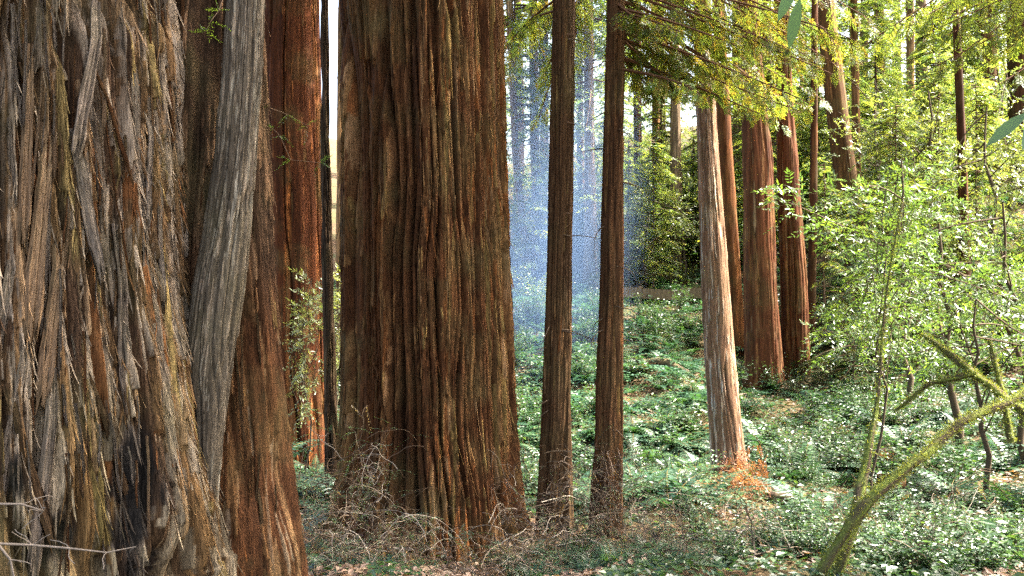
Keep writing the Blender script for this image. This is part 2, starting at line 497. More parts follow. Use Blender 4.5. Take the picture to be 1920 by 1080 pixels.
CROWN_FAR = [crown_mesh('crown_far', 40 + i, 14, 3.6, 100, 12, 6, .22, .065, NG + NB + NY[:1]) for i in range(3)]
CROWN_MID = [crown_mesh('crown_mid', 50 + i, 10, 2.6, 85, 14, 7, .15, .045, NG + NB + NY[:2], .35, .34, .4) for i in range(3)]

def add_crown(t, base, prof, z0, me, sc=(1, 1, 1), rz=0):
    prof = np.array(sorted(prof))
    p = [np.interp(z0, prof[:, 0], prof[:, 1]), np.interp(z0, prof[:, 0], prof[:, 2]), z0]
    c = obj('crown', me, t, np.array(p) - base, (0, 0, rz), sc)
    return c

def make_tree(label, prof, seed, du, zrows, sp, mat, name='redwood_tree', group=None):
    me, base = trunk_mesh('trunk', prof, seed, du, zrows, sp, mat)
    t = thing(name, label, 'tree', base, group)
    obj('trunk', me, t)
    return t, base

# ---- left giant: main trunk, a second trunk fused to it, a grey leaning stem
def char_post(P, C, H):
    # fire scar: charred black patches low on the trunk, with their own ragged shape
    X, Y_, Z_ = P[..., 0], P[..., 1], P[..., 2]
    pxx = 960 + F * X / np.maximum(Y_, .5); pyy = 540 - F * Z_ / np.maximum(Y_, .5)
    nz = noise(X * 9, Z_ * 5, 5) * .5 + noise(X * 25, Z_ * 9, 6) * .3
    m = 0
    for (a, b, sa, sb) in ((255, 900, 42, 90), (245, 1010, 50, 70), (90, 1010, 55, 50), (30, 900, 25, 40)):
        m = np.maximum(m, sstep(-.25, .35, 1 - np.hypot((pxx - a) / sa, (pyy - b) / sb) + nz))
    m = m * (Y_ < 6.2)
    C = C * (1 - m[..., None]) + np.array([.014, .012, .010]) * m[..., None]
    lo = sstep(-.1, -1.0, Z_) * (.5 + .5 * noise(X * 5, Z_ * 1.2, 8)) * .5
    lo = lo * (m < .3)
    return C * (1 - lo[..., None]) + C * np.array([.95, 1.0, .6]) * lo[..., None]

AC = np.array([-3.56, 5.44])
main_prof = [(-2.6, AC[0], AC[1], 1.86), (-1.92, AC[0], AC[1], 1.70), (-.92, AC[0], AC[1], 1.52), (.14, AC[0], AC[1], 1.39), (1.92, AC[0], AC[1], 1.34), (6, AC[0], AC[1], 1.25), (34, AC[0], AC[1], .6)]
SP_MAIN = dict(sat=(1.02, 1.0, .92), phi=(-.75, 1.8), warp=.04, zmin=-2, fib=.009, streak=.42, gain=.92, carve=[(.22, 3.4, .24), (.11, 8, .33), (.03, 21, .6)], base=(.055, .032, .019), pal=[(GREY, 7), (TAN, 1.6), (BROWN, 3.5), (RED, .45), (OCHRE, .7)], ramp=.03, ru=7, rz=.5, flute=.035, zmax=3.4,
               groove=[(-.02, .05, .07, -1.5, 3), (.33, .045, .06, -2, 3), (-.38, .05, .08, -2, 3), (.62, .05, .06, -2, 3)],
               plates=[(300, .08, .16, 1.0, 2.6, .015, .045, .05), (1500, .03, .07, .7, 2.2, .02, .075, .03), (3000, .010, .026, .3, 1.1, .03, .085, .035)], post=char_post)
t, base = make_tree('huge shaggy grey-brown redwood trunk with torn bark strips and fire scars', main_prof, 101, .0058, zr(-1.75, 2.1, .012, 34), SP_MAIN, M_BARK, group=None)
LEFT, LEFT_BASE = t, base
bark_fibres('bark_fibres', LEFT, 9000, 71, -1.8, 2.2, -.7, 1.75, (.04, .26), (.003, .011), .03)
def red_post(P, C, H):
    up = sstep(-.5, .5, P[..., 2])[..., None]
    lumv = C.mean(-1, keepdims=True)
    return C * (1 - up) + (lumv * np.array([1.4, .78, .40])) * up
second_prof = [(-2.6, -2.18, 6.35, .72), (-2.0, -2.18, 6.35, .62), (-1.36, -2.18, 6.35, .54), (-.6, -2.18, 6.35, .48), (.15, -2.18, 6.35, .43), (2.0, -2.18, 6.35, .33), (6, -2.2, 6.35, .3), (26, -2.2, 6.35, .12)]
SP_SEC = dict(gain=.75, warp=.03, carve=[(.07, 4, .25)], base=DEEP, pal=[(BROWN, 4), (TAN, 1.5), (RED, 1), (GREY, 1.5), (OCHRE, 1)], ramp=.03, ru=9, rz=.4, flute=.10, zmax=3.0, rref=.5,
              plates=[(160, .06, .12, .8, 2.2, .01, .05, .04), (500, .02, .06, .3, 1.3, .02, .06, .05), (500, .01, .03, .12, .5, .02, .06, .07)], post=red_post)
me, b2 = trunk_mesh('fused_trunk', second_prof, 102, .0075, zr(-2.2, 2.3, .014, 26), SP_SEC, M_BARK)
obj('fused_trunk', me, LEFT, b2 - LEFT_BASE)
bark_fibres('bark_fibres', LEFT, 2500, 72, -2, 2.4, -1.6, 1.9, (.04, .22), (.003, .009), .02, b2 - LEFT_BASE, .06, 'fused_trunk')
def stem_prof():
    rows = [(0, 430, 492), (150, 420, 486), (300, 406, 476), (420, 388, 466), (540, 366, 454), (700, 346, 430), (800, 348, 416), (940, 356, 404), (1100, 350, 410)]
    Y = 5.8
    o = []
    for y, a, b in rows:
        x0, x1 = (a - 960) / F * Y, (b - 960) / F * Y
        o.append(((540 - y) / F * Y, (x0 + x1) / 2, Y, (x1 - x0) / 2))
    o.append((6, -1.45, 5.75, .09)); o.append((16, -1.1, 5.8, .03))
    return o
SP_STEM = dict(sat=(1, 1, .92), gain=.75, base=(.10, .08, .06), pal=[(GREY, 5), ((.22, .19, .15), 4), ((.17, .135, .10), 3)], carve=[(.02, 26, .8)], ramp=.012, ru=22, rz=1.2, flute=.05, zmax=2.4, rref=.14,
               plates=[(700, .012, .03, .2, .8, .004, .018, .04), (900, .006, .014, .08, .35, .006, .02, .05)])
me, b3 = trunk_mesh('leaning_stem', stem_prof(), 103, .0035, zr(-1.4, 2.2, .012, 16), SP_STEM, M_BARKF)
o = obj('leaning_stem', me, LEFT, b3 - LEFT_BASE); o['label'] = 'slim grey stem leaning across the giant trunk'

# loose bark strips on the giant, each a piece of its own
def strip_mesh(rng, L, w, th):
    n, k = 14, 12
    s = np.linspace(0, 1, n)
    half = w / 2 * (1 - .35 * sstep(.86, 1, s)) * (.75 + .25 * s) * (1 + .09 * rng.normal(size=n))
    curl = -.05 * (1 - sstep(0, .3, s)) + .35 * w * sstep(.55, 1, s) ** 2 + .012 + .02 * np.sin(s * 5 + rng.uniform(0, 6)) * w * 4
    bend = w * rng.uniform(-.7, .7) * s * s
    a = np.linspace(-1, 1, k + 1)
    top = np.stack([bend[:, None] + half[:, None] * a, -(curl[:, None] + th * (1 - .5 * a ** 2)) + (.006 * rng.normal(size=(1, k + 1)) + .0015 * rng.normal(size=(n, k + 1))), -L * s[:, None] * (1 + .06 * rng.normal(size=(1, k + 1)))], -1)
    bot = top[:, ::-1] * [1, 1, 1] + [0, th * .8, 0]
    P = np.concatenate([top, bot], 1)
    return P
STRIPC = [tuple(np.array(c) * .75) for c in (GREY, TAN, BROWN, RED, GREY, (.26, .21, .16))]
rng = np.random.default_rng(5)
STRIPS = []
for i in range(16):
    m = MB(); c = np.array(STRIPC[i % 6]) * rng.uniform(.8, 1.15)
    P = strip_mesh(rng, 1.0, .07, .012)
    m.grid(P, c * .74 * (1 + .28 * rng.normal(size=(1, P.shape[1], 1)) + .06 * rng.normal(size=P.shape[:2] + (1,))).clip(.6, 1.5), 0, wrap=True)
    STRIPS.append(m.mesh('bark_strip', [M_BARK], True))
mp = np.array(sorted(main_prof))
def place_strip(pxx, pyy, L, wf, tilt, k, root=LEFT, rb=LEFT_BASE, C=AC, prof=mp, off=.045):
    # foot point on the trunk seen at that pixel: intersect the view ray with the trunk
    d = np.array([(pxx - 960) / F, 1, (540 - pyy) / F])
    s = 3.0
    for _ in range(400):
        p = d * s
        r = np.interp(p[2], prof[:, 0], prof[:, 3]) + off
        if np.hypot(p[0] - C[0], p[1] - C[1]) < r:
            break
        s += .02
    else:
        return
    a = math.atan2(p[1] - C[1], p[0] - C[0])
    o = obj('bark_strip', STRIPS[k % 16], root, p - rb, (0, 0, 0), (wf * .62, min(1, wf * .9), L * 1.15))
    o.rotation_euler = (random.uniform(-.03, .03), tilt, a + math.pi / 2)
for q in [(190, 0, .75, 2.0, .22, 0), (140, 240, .7, 1.6, -.14, 5), (60, 80, .9, 1.4, .05, 1), (95, 230, 1.0, 2.2, .12, 1), (250, 60, 1.1, 1.5, -.03, 5),
          (310, 20, .62, .8, -.05, 3), (280, 190, .6, 1.2, .15, 0), (300, 300, .75, 1.0, .04, 5), (225, 420, 1.0, 1.7, .02, 6), (235, 560, .9, 1.5, -.02, 4),
          (120, 430, .8, 1.9, .16, 1), (60, 600, .9, 1.3, .2, 4), (105, 690, .9, 1.8, .1, 10), (170, 700, .8, .9, -.3, 2), (290, 620, .8, 1.1, -.02, 0),
          (320, 760, .9, 1.0, -.2, 9), (350, 780, .8, .8, -.25, 2), (30, 480, .8, 1.6, .2, 4), (185, 130, .5, .7, -.35, 3), (15, 720, .7, 1.2, -.2, 2)]:
    place_strip(*q)
for i in range(150):
    place_strip(random.uniform(-60, 330), random.uniform(-260, 900), random.uniform(.15, .6), random.uniform(.15, .45), random.gauss(0, .09), random.randrange(16), off=random.uniform(.03, .07))
sprf = np.array(sorted(second_prof))
for i in range(40):
    place_strip(random.uniform(340, 520), random.uniform(-100, 950), random.uniform(.15, .7), random.uniform(.25, .7), random.gauss(0, .08), random.choice([2, 3, 8, 9, 14, 15]), C=np.array([-2.18, 6.35]), prof=sprf, off=.05)

# ---- centre giant
def d_post(P, C, H):
    nz = noise(P[..., 0] * 3.5 + 3, P[..., 2] * .25, 77)
    k = np.exp(-((P[..., 0] + 1.14 + .05 * nz) / .17) ** 2)[..., None] * .75
    lumv = C.mean(-1, keepdims=True)
    return C * (1 - k) + lumv * np.array([1.75, .75, .28]) * k
d_prof = prof_px(9.9, [(-60, 648, 935), (0, 648, 936), (300, 649, 943), (540, 652, 952), (800, 648, 962), (950, 630, 977), (1020, 605, 1000)], 40)
SP_D = dict(gain=.84, streak=.32, warp=.02, carve=[(.13, 4.5, .12), (.11, 11.5, .16), (.035, 24, .3)], base=(.08, .036, .016), pal=[(BROWN, 3), ((.18, .108, .05), 4), (TAN, 1.5), (OCHRE, 2), (RED, 1.5)], ramp=.05, ru=8, rz=.28, flute=.03, zmax=4,
            groove=[(-.30, .05, .10, -3, 5), (-.16, .06, .07, -3, 4.), (.42, .04, .05, -3, 1.), (.75, .04, .05, -3, 4)],
            plates=[(420, .06, .13, 1.2, 3.5, .02, .06, .022), (1500, .025, .06, .6, 2.2, .03, .075, .03), (70, .05, .075, 1.0, 2.4, .06, .09, .10), (2200, .012, .03, .2, .9, .04, .085, .04)], post=d_post)
t, base = make_tree('broad red-brown redwood trunk with long vertical furrows, beside two slim trunks', d_prof, 201, .008, zr(-3.2, 3.6, .022, 40), SP_D, M_BARK)
CENTRE = t
bark_fibres('bark_fibres', CENTRE, 4200, 73, -3, 3.6, -1.7, 1.7, (.08, .5), (.004, .010), .02, (0, 0, 0), .05)
add_crown(t, base, d_prof, 13, CROWN_FAR[0], (1.5, 1.5, 1.6))
add_crown(LEFT, LEFT_BASE, main_prof, 15, CROWN_FAR[1], (1.6, 1.6, 1.5))

# ---- other foreground and middle trunks
SP_RED = dict(gain=.7, carve=[(.07, 5, .15)], base=(.085, .03, .013), pal=[((.24, .095, .035), 4), ((.20, .09, .04), 4), (BROWN, 2)], ramp=.05, ru=9, rz=.22, flute=.06, zmax=7,
              plates=[(260, .05, .12, 1.5, 4, .02, .06, .02), (700, .02, .05, .6, 2.5, .03, .07, .03)])
c_prof = prof_px(16, [(0, 496, 592), (300, 497, 600), (540, 503, 607), (800, 513, 612), (930, 508, 622)], 38)
t, base = make_tree('red-barked redwood trunk behind the giant, with a leafy sapling before it', c_prof, 301, .013, zr(-4.2, 6, .05, 38), SP_RED, M_BARK)
add_crown(t, base, c_prof, 11, CROWN_FAR[2], (1.3, 1.3, 1.6))

SP_SLIM = dict(gain=.75, carve=[(.03, 14, .25), (.015, 32, .4)], base=(.085, .05, .028), pal=[((.20, .13, .075), 4), (BROWN, 4), (OCHRE, 1), (RED, .7)], ramp=.02, ru=28, rz=.7, flute=.03, zmax=4, flare=.12,
               plates=[(150, .02, .04, .5, 1.8, .008, .024, .02), (500, .008, .02, .2, .9, .01, .028, .03)])
e_prof = prof_px(10.2, [(-60, 1041, 1075), (0, 1040, 1075), (250, 1033, 1072), (500, 1028, 1068), (750, 1019, 1066), (950, 1010, 1066)], 26)
t, base = make_tree('slim straight dark redwood trunk, second from the sunlit pale trunk', e_prof, 401, .005, zr(-3.2, 3.6, .03, 26), SP_SLIM, M_BARKF)
add_crown(t, base, e_prof, 9, CROWN_MID[0], (1.1, 1.1, 1.7))
E_T, E_B = t, base
f_prof = prof_px(10.0, [(-60, 1142, 1168), (0, 1141, 1168), (300, 1134, 1166), (500, 1130, 1165), (800, 1120, 1163), (1000, 1112, 1160)], 24)
t, base = make_tree('slimmest dark redwood trunk with low yellow-green boughs reaching right', f_prof, 402, .005, zr(-3.2, 3.6, .03, 24), dict(SP_SLIM, sat=(1.2, .95, .7), flute=.06), M_BARKF)
add_crown(t, base, f_prof, 9, CROWN_MID[1], (1.1, 1.1, 1.6))
F_T, F_B = t, base
# short dead branch stubs on the two slim trunks
for (T_, B_, prof_, lst) in ((E_T, E_B, e_prof, [(1072, 230, 1, .1), (1070, 400, 1, .07), (1072, 65, 1, .06)]), (F_T, F_B, f_prof, [(1166, 135, 1, .12), (1165, 340, 1, .28), (1165, 620, 1, .08)])):
    for (a, b, s_, l_) in lst:
        p = px(a - 8, b, 9.95) - B_
        m = MB(); m.tube(np.array([p, p + [l_ * .5, -.02, -l_ * .1], p + [l_, -.03, -l_ * .32]]), [.014, .009, .003], 6, (.12, .07, .04))
        obj('branch_stub', m.mesh('branch_stub', [M_TWIG], True), T_)

rng = np.random.default_rng(64)
for (T_, B_, x0, x1, Yt, k_) in ((E_T, E_B, 1022, 1066, 10.05, 9), (F_T, F_B, 1124, 1162, 9.9, 12)):
    for k in range(k_):
        yy = rng.uniform(20, 900); side = rng.choice([-1, 1]); p = px((x0 + x1) / 2 + side * 12 + (540 - yy) * .018, yy, Yt) - B_
        m = MB(); pts = [p]; d = nrm(np.array([side * 1., rng.normal(0, .7), rng.uniform(-.5, .3)]))
        for q in range(7):
            d = nrm(d + rng.normal(0, .22, 3) + [0, 0, -.06]); pts.append(pts[-1] + d * rng.uniform(.03, .09))
        m.tube(np.array(pts), np.linspace(.007, .0015, 8), 4, (.10, .07, .045))
        obj('dead_twig', m.mesh('dead_twig', [M_TWIG], True), T_)
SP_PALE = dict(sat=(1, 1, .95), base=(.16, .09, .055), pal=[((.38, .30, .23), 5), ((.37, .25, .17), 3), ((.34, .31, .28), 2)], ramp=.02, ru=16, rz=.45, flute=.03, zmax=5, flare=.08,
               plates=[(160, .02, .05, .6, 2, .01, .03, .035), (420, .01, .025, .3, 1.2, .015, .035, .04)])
g_prof = prof_px(15, [(60, 1304, 1332), (250, 1309, 1342), (500, 1316, 1362), (700, 1325, 1378), (830, 1334, 1391), (890, 1336, 1400)], 24)
t, base = make_tree('pale sunlit redwood trunk leaning left, dead orange fronds at its foot', g_prof, 403, .008, zr(-3.6, 5, .04, 24), SP_PALE, M_BARKF)
add_crown(t, base, g_prof, 7.5, CROWN_MID[2], (1.7, 1.7, 1.4))
add_crown(t, base, g_prof, 9.0, CROWN_FAR[2], (1.1, 1.1, .9))  # second crown added above the view to shade the red trunk
c2_prof = prof_px(12, [(0, 603, 613), (300, 604, 617), (500, 606, 624), (700, 611, 628), (890, 612, 632)], 14)
SP_DARK = dict(SP_SLIM, base=(.05, .035, .025), pal=[((.10, .07, .05), 3), ((.07, .05, .035), 3)], flare=.05)
t, base = make_tree('pole-thin dark trunk between the red trunk and the broad trunk', c2_prof, 404, .005, zr(-3.4, 4.2, .05, 14), SP_DARK, M_BARKF)
add_crown(t, base, c2_prof, 6, CROWN_MID[0], (.7, .7, .7), 1)

SP_MIDR = dict(SP_RED, ramp=.04, ru=12, pal=[((.22, .115, .055), 4), ((.18, .10, .055), 3), ((.21, .15, .10), 2)], base=(.10, .04, .02), zmax=9, flare=.1,
               plates=[(160, .03, .08, 1.5, 4, .015, .05, .02), (420, .015, .035, .5, 2, .02, .05, .03)])
h1_prof = prof_px(24, [(80, 1393, 1424), (300, 1396, 1446), (540, 1400, 1453), (700, 1403, 1465), (775, 1392, 1475)], 34)
t, base = make_tree('thicker trunk of the red-brown redwood pair beyond the pale trunk', h1_prof, 405, .018, zr(-3.6, 7.5, .08, 34), SP_MIDR, M_BARKFAR)
add_crown(t, base, h1_prof, 15, CROWN_FAR[0], (.8, .8, 1.3), 2)
h2_prof = prof_px(24.4, [(140, 1458, 1485), (350, 1460, 1497), (540, 1466, 1510), (700, 1468, 1515), (770, 1460, 1527)], 32)
t, base = make_tree('narrower trunk of the red-brown redwood pair beyond the pale trunk', h2_prof, 406, .018, zr(-3.6, 7.5, .08, 32), SP_MIDR, M_BARKFAR)
add_crown(t, base, h2_prof, 15, CROWN_FAR[1], (.8, .8, 1.2), 3)

# ---- trees farther back: (label, depth, rows, tint, seed, crown from, crown mesh, crown scale)
def far_spec(c, k=1.):
    c = np.array(c)
    return dict(base=c * .45, pal=[(tuple(c), 4), (tuple(c * .7), 3), (tuple(c * 1.2), 2)], ramp=.03 * k, ru=9, rz=.2, flute=.05, zmax=16, flare=.1,
                plates=[(90, .04, .1, 1.5, 4, .015, .05, .02), (160, .02, .05, .8, 2.5, .02, .05, .03)])
BACK = [
    ('tan sunlit trunk seen in the narrow gap beside the broad trunk', 22, [(0, 636, 648), (540, 632, 645), (900, 630, 648)], TAN, 8, 0),
    ('hazy slanting trunk in the smoke beside the broad trunk', 34, [(0, 950, 960), (300, 962, 972), (520, 986, 998)], GREY, 7, 1),
    ('hazy grey trunk in the smoke, thickest of three', 36, [(0, 992, 1006), (300, 996, 1010), (520, 1006, 1022)], GREY, 10, 2),
    ('hazy thin trunk in the smoke close to a slim dark trunk', 38, [(0, 1010, 1026), (300, 1014, 1028), (520, 1020, 1034)], GREY, 11, 0),
    ('grey trunk standing on the bank between the two slim trunks', 33, [(0, 1096, 1110), (300, 1098, 1113), (535, 1098, 1122)], GREY, 8, 1),
    ('thin grey trunk just behind the grey bank trunk', 40, [(0, 1080, 1090), (300, 1083, 1093), (500, 1088, 1099)], BROWN, 9, 2),
    ('thin greenish trunk beyond the slimmest redwood', 38, [(0, 1188, 1200), (300, 1190, 1202), (500, 1193, 1207)], BROWN, 12, 0),
    ('grey trunk above the timber board on the bank', 35, [(0, 1256, 1272), (300, 1258, 1275), (545, 1258, 1285)], GREY, 13, 1),
    ('thin shaded trunk left of the pale leaning trunk, on the bank', 42, [(0, 1222, 1234), (300, 1224, 1237), (520, 1226, 1240)], BROWN, 12, 2),
    ('dark brown trunk right behind the pale leaning trunk', 26, [(0, 1338, 1356), (300, 1348, 1372), (560, 1366, 1390), (730, 1374, 1402)], RED, 9, 0),
    ('blue-grey trunk between the pale trunk and the red pair', 38, [(0, 1374, 1392), (300, 1376, 1395), (520, 1376, 1398)], GREY, 10, 1),
    ('thin dark trunk just right of the red-brown pair', 25.5, [(0, 1524, 1531), (300, 1521, 1531), (560, 1515, 1527), (690, 1510, 1524)], DEEP, 8, 2),
    ('sturdy brown trunk leaning left beyond the red-brown pair', 28, [(0, 1530, 1560), (250, 1556, 1592), (420, 1580, 1618), (640, 1600, 1645)], BROWN, 8, 0),
    ('thin brown trunk beside the sturdy leaning trunk', 32, [(0, 1596, 1606), (300, 1600, 1612), (560, 1604, 1618)], BROWN, 8, 1),
    ('dark thin trunk rising from the bright leafy slope', 24, [(0, 1786, 1796), (250, 1797, 1808), (480, 1802, 1816)], DEEP, 9, 2),
    ('thick dark trunk high on the sunny slope', 36, [(0, 1832, 1862), (250, 1838, 1868), (420, 1838, 1872)], BROWN, 11, 0),
    ('thickest dark trunk high on the sunny slope', 33, [(0, 1890, 1928), (250, 1894, 1932), (450, 1894, 1936)], DEEP, 11, 1),
    ('far trunk on the sunny slope, thin and pale', 48, [(0, 1700, 1712), (300, 1702, 1714), (480, 1702, 1716)], TAN, 12, 2),
    ('far brown trunk behind the sturdy leaning trunk', 50, [(0, 1640, 1656), (300, 1642, 1658), (480, 1642, 1660)], BROWN, 12, 0),
    ('far trunk seen past the red trunk on the left', 40, [(0, 480, 492), (300, 482, 494), (560, 482, 496)], BROWN, 7, 1),
]
for i, (lab, Y, rows, tint, cz, cm) in enumerate(BACK):
    pr = prof_px(Y, rows, 30 + i % 5, .5)
    t, base = make_tree(lab, pr, 500 + i, .035, zr(-4, 14, .2, 36, 1.5), far_spec(tint), M_BARKFAR, group='redwoods farther back')
    s = .75 + .35 * random.random()
    right = base[0] > 9
    if right:
        s *= .6
    if Y < 31:
        cz = 14
    add_crown(t, base, pr, cz - 2.5 + (i % 3) * 1.5 + 2 * right, CROWN_FAR[cm], (s, s, 1.3 * s), random.uniform(0, 6))

# wood closing the view: trees on the rising slopes (trunk + crown each)
me_tr = MB(); zz = np.linspace(0, 30, 12)
me_tr.tube(np.stack([.15 * np.sin(zz * .3), .1 * np.cos(zz * .2), zz], -1), .38 * (1 - zz / 36), 10, (.13, .085, .055))
FAR_TRUNK = me_tr.mesh('far_trunk', [M_BARKFAR], True)
rng = np.random.default_rng(77)
cnt = 0
for i in range(400):
    Y = rng.uniform(36, 75)
    x = rng.uniform(-.62, .72) * Y
    if cnt >= 26:
        break
    g = float(ground_z(x, Y)) - .3
    pxx = 960 + x / Y * F
    if 575 < pxx < 660 or (1150 < pxx < 1400 and Y < 58):
        continue
    if 640 < pxx < 940 or pxx < 440:
        if rng.random() < .75:
            continue
    if 1600 < pxx < 1800 and Y < 60 and rng.random() < .7:
        continue
    s = rng.uniform(.7, 1.15)
    t = thing('redwood_tree', 'far leafy redwood in the wood on the rising slope', 'tree', (x, Y, g), 'redwoods closing the view')
    obj('trunk', FAR_TRUNK, t, (0, 0, 0), (0, 0, rng.uniform(0, 6)), (s, s, s))
    obj('crown', CROWN_FAR[cnt % 3], t, (0, 0, rng.uniform(.4, 3)), (0, 0, rng.uniform(0, 6)), (s * 1.15, s * 1.15, s * 1.5))
    cnt += 1

def region(x, Y):
    p = 960 + x / Y * F
    if p < 700:
        return 'beside the red trunk on the left'
    if p < 1100:
        return 'on the slope behind the smoke' if Y > 18 else 'behind the two slim trunks'
    if p < 1310:
        if Y > 29.5:
            return 'on the bank above the timber boards'
        return 'on the bank below the timber boards' if Y > 18 else 'between the slim trunks and the pale trunk'
    if p < 1560:
        if Y > 26:
            return 'behind the red-brown pair'
        return 'around the feet of the red-brown pair' if Y > 17 else 'around the foot of the pale trunk'
    return 'on the right bank under the bay laurels' if Y > 14 else 'behind the mossy bent trunk'

# young redwoods on the bank, leafy to the ground
rng = np.random.default_rng(78)
spots = [(1178, 31.2, .5), (1225, 31.5, .5), (1330, 35, .6), (1240, 36, .7), (1420, 33, .6), (1545, 26, .5), (1600, 23, .45), (1000, 33, .6), (1060, 36, .7),
         (1150, 34, .6), (1680, 27, .55), (1760, 30, .6), (1450, 36, .7), (1830, 27, .55)]
for k in range(22):
    spots.append((rng.uniform(950, 1920), rng.uniform(32.5, 42), rng.uniform(.45, .85)))
spots = [q for k, q in enumerate(spots) if k < 13 or not 1120 < q[0] < 1350]
for i, (a, Y, s) in enumerate(spots):
    x_ = (a - 960) / F * Y
    t = thing('young_redwood', 'young redwood with layered sprays ' + region(x_, Y), 'tree', (x_, Y, float(ground_z(x_, Y)) - .2), 'young redwoods ' + region(x_, Y))
    obj('trunk', FAR_TRUNK, t, (0, 0, 0), (0, 0, i), (.22 * s, .22 * s, .36 * s))
    obj('crown', CROWN_MID[i % 3], t, (0, 0, .5), (0, 0, i), (s * 1.2, s * 1.2, s))
# redwoods added right of the view so that their crowns shade the near ground
for i, (x_, Y) in enumerate([(10, 5.5), (13.5, 9), (7.5, 2), (7.6, 11), (12, 3), (5.2, 4.5)]):
    t = thing('redwood_tree', 'redwood added right of the view to shade the near ground', 'tree', (x_, Y, float(ground_z(x_, Y)) - .3), 'redwoods added for shade right of the view')
    if i == 3:
        SHADE_REDWOOD = (t, tuple(t.location))
    obj('trunk', FAR_TRUNK, t)
    obj('crown', CROWN_FAR[i % 3], t, (0, 0, (8, 15, 8, 12, 8, 8)[i]), (0, 0, i), (1.2, 1.2, 1.4))

# ------------------------------------------------------------------ low boughs in view
def bough_part(T_, B_, specs, seed, cols, name='bough', n=8, nl=.045, nw=.011, lev2=6, ntw=18, tl=.5, r0=.018, droop2=.25):
    rng = np.random.default_rng(seed)
    for (p, q, dr) in specs:
        p = np.array(p, float); q = np.array(q, float)
        d = q - p; ln = math.hypot(d[0], d[1]); az = math.atan2(d[1], d[0])
        m = MB(); T = []
        rise = d[2] / max(ln, .1) + dr
        bough(m, T, p - B_, az, ln, dr, rise, rng, r0, ntw, tl * max(.8, ln / 2), lev2, (.11, .055, .028), .3, .7)
        fronds_from(m, T, n, nl, nw, rng, cols, droop2)
        obj(name, m.mesh(name, [M_TWIG, M_NEEDLE]), T_)

f_pr = np.array(sorted(f_prof))
def fpt(z):
    return np.array([np.interp(z, f_pr[:, 0], f_pr[:, 1]), 10.0, z])
sp = []
rb = np.random.default_rng(311)
for i in range(40):
    ex = 1190 + 430 * (i + rb.random()) / 40
    lim = np.interp(ex, [1170, 1200, 1260, 1330, 1390, 1440, 1490, 1540, 1600, 1700], [120, 230, 200, 250, 150, 260, 300, 240, 120, 60])
    ey = lim * rb.uniform(.25, 1.) - 15
    eY = rb.uniform(8.6, 11.4)
    e = px(ex, ey, eY)
    sp.append((fpt(min(6.0, e[2] + .35 + .28 * (e[0] - 1.1) * rb.uniform(.7, 1.3))), e, .10))
bough_part(F_T, F_B, sp, 31, NY, ntw=15, tl=.34, lev2=7, n=7)
NT, NX = SHADE_REDWOOD
rb = np.random.default_rng(312); sp = []
for i in range(16):
    ex = rb.uniform(1590, 1900); ey = rb.uniform(-20, 130) * (1.2 if ex > 1750 else .8); e = px(ex, ey, rb.uniform(9.5, 12.5))
    sp.append((np.array([NX[0], NX[1], e[2] + rb.uniform(.8, 1.9)]), e, .1))
bough_part(NT, np.array(NX), sp, 33, NY[:3] + NG, ntw=16, tl=.36, lev2=6, n=6, nl=.055, nw=.014)
# darker boughs left of the slim trunk E, hanging in the gap beside the broad trunk
e_pr = np.array(sorted(e_prof))
sp = [(np.array([.62, 10.2, z]), px(ex, ey, eY), .15) for (z, ex, ey, eY) in [(3.2, 985, 60, 11.5), (3.4, 960, 170, 12.5), (3.0, 1010, 140, 12), (3.6, 1110, 40, 11.6), (3.2, 975, 10, 12), (3.0, 990, 230, 12.5), (3.4, 1100, 120, 12.5), (3.8, 950, 90, 13)]]
bough_part(E_T, E_B, sp, 32, NY + NG, ntw=14, tl=.4)

# ------------------------------------------------------------------ ferns, shrubs, saplings
def fern_mesh(seed, cols, nf=15, L=.8, np_=20):
    rng = np.random.default_rng(seed); m = MB(); cols = np.array(cols)
    for f in range(nf):
        a = 2 * np.pi * (f + rng.uniform(-.4, .4)) / nf
        l = L * rng.uniform(.65, 1.15); el = rng.uniform(.5, 1.1)
        s = np.linspace(0, 1, np_)
        out = np.array([math.cos(a), math.sin(a), 0]); sd = np.array([-out[1], out[0], 0])
        hz = l * (math.cos(el) * s + .25 * s * s); vz = l * (math.sin(el) * s - (.35 + .5 * rng.random()) * s * s)
        pts = out * hz[:, None] + sd * (l * .12 * rng.normal() * s * s)[:, None]; pts[:, 2] = vz
        m.tube(pts[::4], .004, 3, (.08, .06, .02), 0)
        tg = nrm(np.gradient(pts, axis=0)); nn = nrm(np.cross(tg, np.cross(np.array([0, 0, 1.]), tg)) + 1e-6)
        c = cols[rng.integers(len(cols))] * rng.uniform(.8, 1.2)
        w = l * .15 * np.clip(np.minimum(s * 6 + .3, (1.03 - s) * 1.6), .05, 1)
        for sg in (-1, 1):
            d = nrm(sg * np.cross(nn, tg) * .93 + tg * .3 + rng.normal(0, .06, (np_, 3)) - [0, 0, .12])
            m.quads(leafq(pts[2:], d[2:], nn[2:], w[2:], l * .042, .12, .35), c * rng.uniform(.85, 1.15, (np_ - 2, 1)), 1)
    return m.mesh('fern', [M_TWIG, M_FERN])
FC = [(.024, .07, .026), (.034, .085, .028), (.026, .075, .04), (.02, .06, .022)]
FERNS = [fern_mesh(60 + i, FC) for i in range(5)]
DEADFERN = fern_mesh(70, [(.20, .09, .035), (.16, .08, .035), (.22, .12, .05)], 12, .8)

